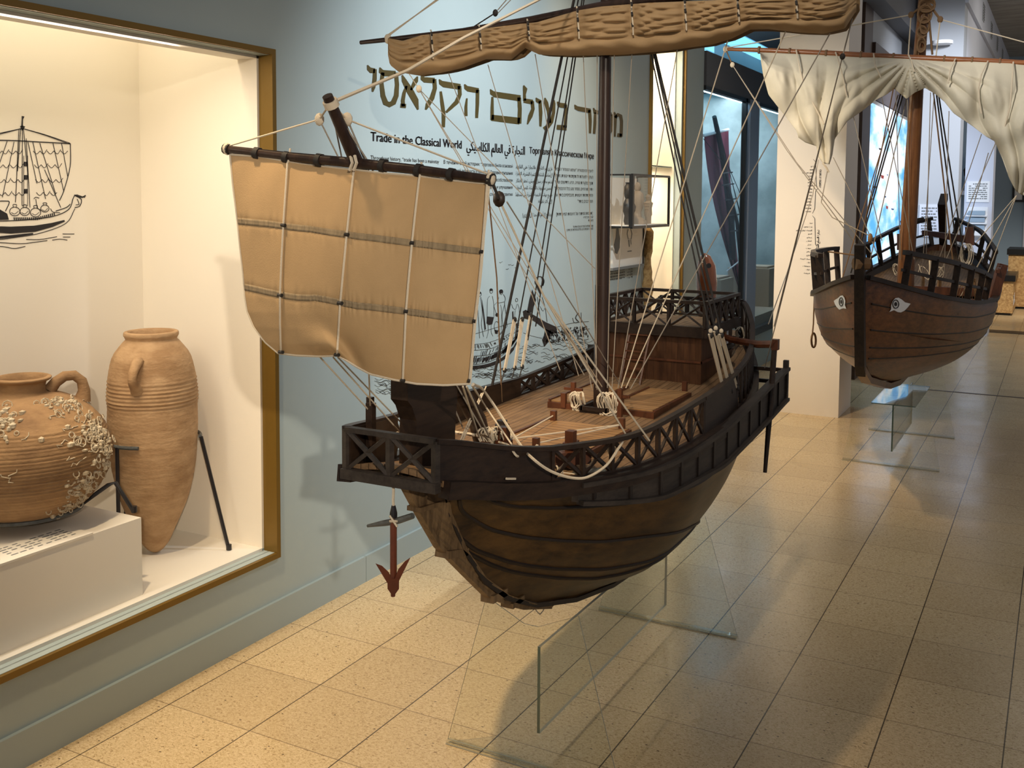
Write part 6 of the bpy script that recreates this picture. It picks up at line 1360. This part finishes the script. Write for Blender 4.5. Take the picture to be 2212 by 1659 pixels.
# gathered white sail
b2l = [(1642, 120), (1648, 160), (1660, 205), (1678, 228), (1700, 255), (1722, 285), (1712, 297), (1740, 308), (1764, 316), (1768, 340), (1778, 353), (1792, 355), (1798, 335), (1803, 300), (1830, 262), (1862, 240), (1895, 214), (1912, 206), (1932, 192), (1958, 214), (1976, 200), (1998, 190), (2020, 203), (2040, 220), (2060, 245), (2100, 272), (2130, 295), (2148, 305), (2166, 345), (2180, 385), (2194, 412), (2205, 420), (2230, 428), (2300, 400), (2380, 330)]
for i in range(1, len(b2l)):
    if b2l[i][0] <= b2l[i - 1][0]: b2l[i] = (b2l[i - 1][0] + 2, b2l[i][1])
P = []; NU, NV = 340, 64; tie_x = [1706, 1785, 1862, 1948, 2048, 2110, 2165]
for i in range(NU + 1):
    x = 1642 + (2380 - 1642) * (i / NU); yt = 113 + (x - 1642) * 0.044; yb = interp(x, [p[0] for p in b2l], [p[1] for p in b2l]); row = []
    hgt = (yb - yt); near = min(abs(x - t_) for t_ in tie_x); pin = math.exp(-(near / 12) ** 2); cen = math.exp(-((x - 1965) / 70) ** 2)
    for j in range(NV + 1):
        v = j / NV; y_ = yt + hgt * v
        # folds fan out from the middle tie; on the hanging wing they gather to its tail
        dx = x - 1965; rad = sqrt(dx * dx + (y_ - 118) ** 2); ang = math.atan2(y_ - 118, abs(dx) * 0.9 + 6)
        f1 = abs(sin(ang * 13.5 + 0.5 * sin(rad * 0.02) + (0.9 if dx > 0 else 0))) ** 0.7
        w1 = math.exp(-(max(0, rad - 60) / 130) ** 2) * min(1, v * 4)
        tx0, ty0 = (1784, 372) if dx < 0 else (2200, 440)
        a2 = math.atan2(x - tx0, abs(ty0 - y_) + 12); f2 = abs(sin(a2 * 10.5 + 0.6 * sin(y_ * 0.03) + 0.5)) ** 0.8
        w2 = 1 - w1; r2_ = min(1, sqrt((x - tx0) ** 2 + (ty0 - y_) ** 2) / 120)
        crk = 0.5 + 0.5 * sin(x * 0.030 + y_ * 0.045 + 1.3 * sin(y_ * 0.02))
        d_ = 0.03 + 0.05 * sin(pi * min(1, v)) * (1 - 0.4 * pin) + 0.036 * f1 * w1 + 0.060 * f2 * w2 * (0.3 + 0.7 * r2_) * min(1, v * 3) + 0.035 * crk * w2 - 0.016 * pin * v * w1
        d_ += 0.0035 * sin(x * 0.33 + 2 * sin(y_ * 0.05)) * w2 * math.exp(-((v - 0.42) / 0.10) ** 2) * 1.5
        row.append(A(x, y_, Y=YB - d_ * min(1, 0.3 + v * 3)))
    P.append(row)
s2o = MB().grid(P, 0.003, (0, 1, 0)).obj('sail', M['canvas2'], ship2, 'all', label='off white sail gathered up in folds under the amber yard')
for pts in ([(1720, 108), (1728, 150), (1738, 190), (1752, 215), (1780, 268)], [(1805, 113), (1812, 135), (1822, 170), (1829, 208)], [(1887, 116), (1890, 140), (1903, 168)], [(1962, 118), (1968, 130), (1975, 155)], [(2064, 127), (2053, 150), (2048, 180)], [(2134, 132), (2120, 160), (2114, 190), (2115, 215), (2120, 245)], [(2189, 134), (2186, 180), (2182, 230), (2170, 275)]):
    MB().tube([A(x, y, Y=YB - (0.03 if k == 0 else 0.125)) for k, (x, y) in enumerate(pts)], 0.004, 6).obj('brail', M['rope'], s2o, True)
MB().tube([A(1777, 352, Y=YB - .1), A(1785, 362, Y=YB - .1), A(1790, 372, Y=YB - .1)], 0.006, 6).obj('tassel', M['rope'], s2o, True)
# rigging
for k, (x0, y0, x1, y1, m_) in enumerate(((1946, 200, 1838, 590, 'tarred'), (1952, 200, 1850, 560, 'tarred'), (1940, 205, 1820, 600, 'brope'), (1958, 215, 1880, 560, 'thin'))): r2([A(x1, y1, X=X2 - 0.30 + 0.05 * k), A(x0, y0, Y=3.27)], .0045 if k < 2 else .003, m_, 'shroud')
for k, (x0, y0, x1, y1) in enumerate(((2016, 195, 2058, 560), (2022, 195, 2070, 560), (2026, 195, 2084, 560))): r2([A(x1, y1, Y=3.5), A(x0, y0, Y=3.27)], .0045, 'tarred' if k else 'brope', 'shroud')
r2([A(1930, 190, Y=3.05), A(1905, 320, Y=3.1), A(1870, 470, Y=3.15), A(1848, 590, Y=3.2)], .0035, 'brope')
bt = A(1582, 140, Y=3.1); ball(bt, 0.014, 'rope', 'block', ship2); r2([A(1568, 108, Y=YB), bt], .004, 'brope')
r2([bt, A(1720, 350, Y=2.9), A(1883, 548, Y=2.9)], .0026); r2([bt, A(1700, 325, Y=2.9), A(1852, 532, Y=2.9)], .0026); bw = A(1880, 515, Y=2.5); ball(bw, 0.018, 'hatch', 'block', ship2, (.7, .6, 1.5))
for pts in ([(1768, 350), (1745, 440), (1712, 560), (1672, 700)],): pass
r2([A(1787, 370, Y=3.0), A(1774, 437, Y=2.9), A(1798, 470, Y=2.8), A(1880, 510, Y=2.5)], .0028); r2([A(1800, 340, Y=3.0), A(1850, 440, Y=2.9), A(1900, 560, Y=2.8)], .0026)
r2([A(1768, 345, Y=3.0), A(1756, 420, Y=2.4), A(1700, 590, Y=1.2), A(1660, 700, X=0.18)], .0018)
for x0, y0, x1, y1, Y_ in ((1842, 245, 1905, 520, 3.0), (1905, 210, 1975, 560, 3.2), (1935, 195, 1945, 560, 3.2), (1960, 215, 1965, 590, 3.2), (2018, 200, 1990, 620, 3.3), (2050, 240, 2040, 590, 3.3), (2120, 290, 2015, 600, 3.3), (2150, 310, 2010, 640, 3.1), (2135, 330, 2070, 560, 3.3), (2010, 200, 2000, 585, 3.4)):
    r2([A(x0, y0, Y=3.1), A(x1, y1, Y=Y_)], .0024, 'thin', 'brail_line')
for x1, y1 in ((2108, 525), (2093, 610), (2075, 640), (2130, 600)): r2([A(2196, 422, Y=3.0), A(x1, y1, Y=3.1)], .0024, 'rope', 'sheet')
r2([A(1762, 595, X=-0.19), A(1759, 640, X=-0.2), A(1757, 700, X=-0.2), A(1754, 730, X=-0.2)], .004, 'brope'); m_ = MB()
m_.tube([A(1757 + 5 * sin(2 * pi * i / 12) + i / 12 - 1, 735 - 16 * cos(2 * pi * i / 12), X=-0.2 - i * 0.0004) for i in range(37)], .0035, 5)
m_.obj('rope_coil', M['brope'], ship2, True)
coil((0.44, 4.35, 1.16), 0.07, 7, par=ship2, w_=0.02, seed=21, sz=2.2); coil((0.55, 2.95, 1.0), 0.06, 6, m='brope', par=ship2, w_=0.03, seed=22, sz=2.4); coil((0.10, 4.05, 1.03), 0.05, 5, par=ship2, w_=0.08, seed=23)
coil((0.25, 4.05, 1.02), 0.05, 5, par=ship2, w_=0.10, seed=24)
r2([(0.12, 3.9, 1.08), (0.13, 3.85, 1.0), (0.13, 3.85, 0.86)], .006, 'rope', 'line_end'); r2([(0.26, 3.9, 1.08), (0.27, 3.85, 1.0), (0.27, 3.85, 0.86)], .006, 'rope', 'line_end')
r2([A(2106, 610, Y=3.0), A(2108, 640, Y=3.0), A(2108, 690, Y=3.05)], .006, 'brope', 'line_end')
r2([(X2, 1.77, 1.16), (X2 - .05, 2.2, 1.17), (X2 - .25, 2.35, 1.18)], .004, 'brope'); MB().tube([(X2 - .02, 1.76, 1.16), (X2 + .03, 1.80, 1.16)], .028, 8).obj('lashing', M['brope'], ship2, True)
stand(0.203, 2.89, 3.75, 0.25, 0.322, 'clear acrylic stand with a flat glass plate under the ship with painted eyes', plate=(0.115, 2.93, 3.62, 0.326), hwt=0.155, zt2=0.50)
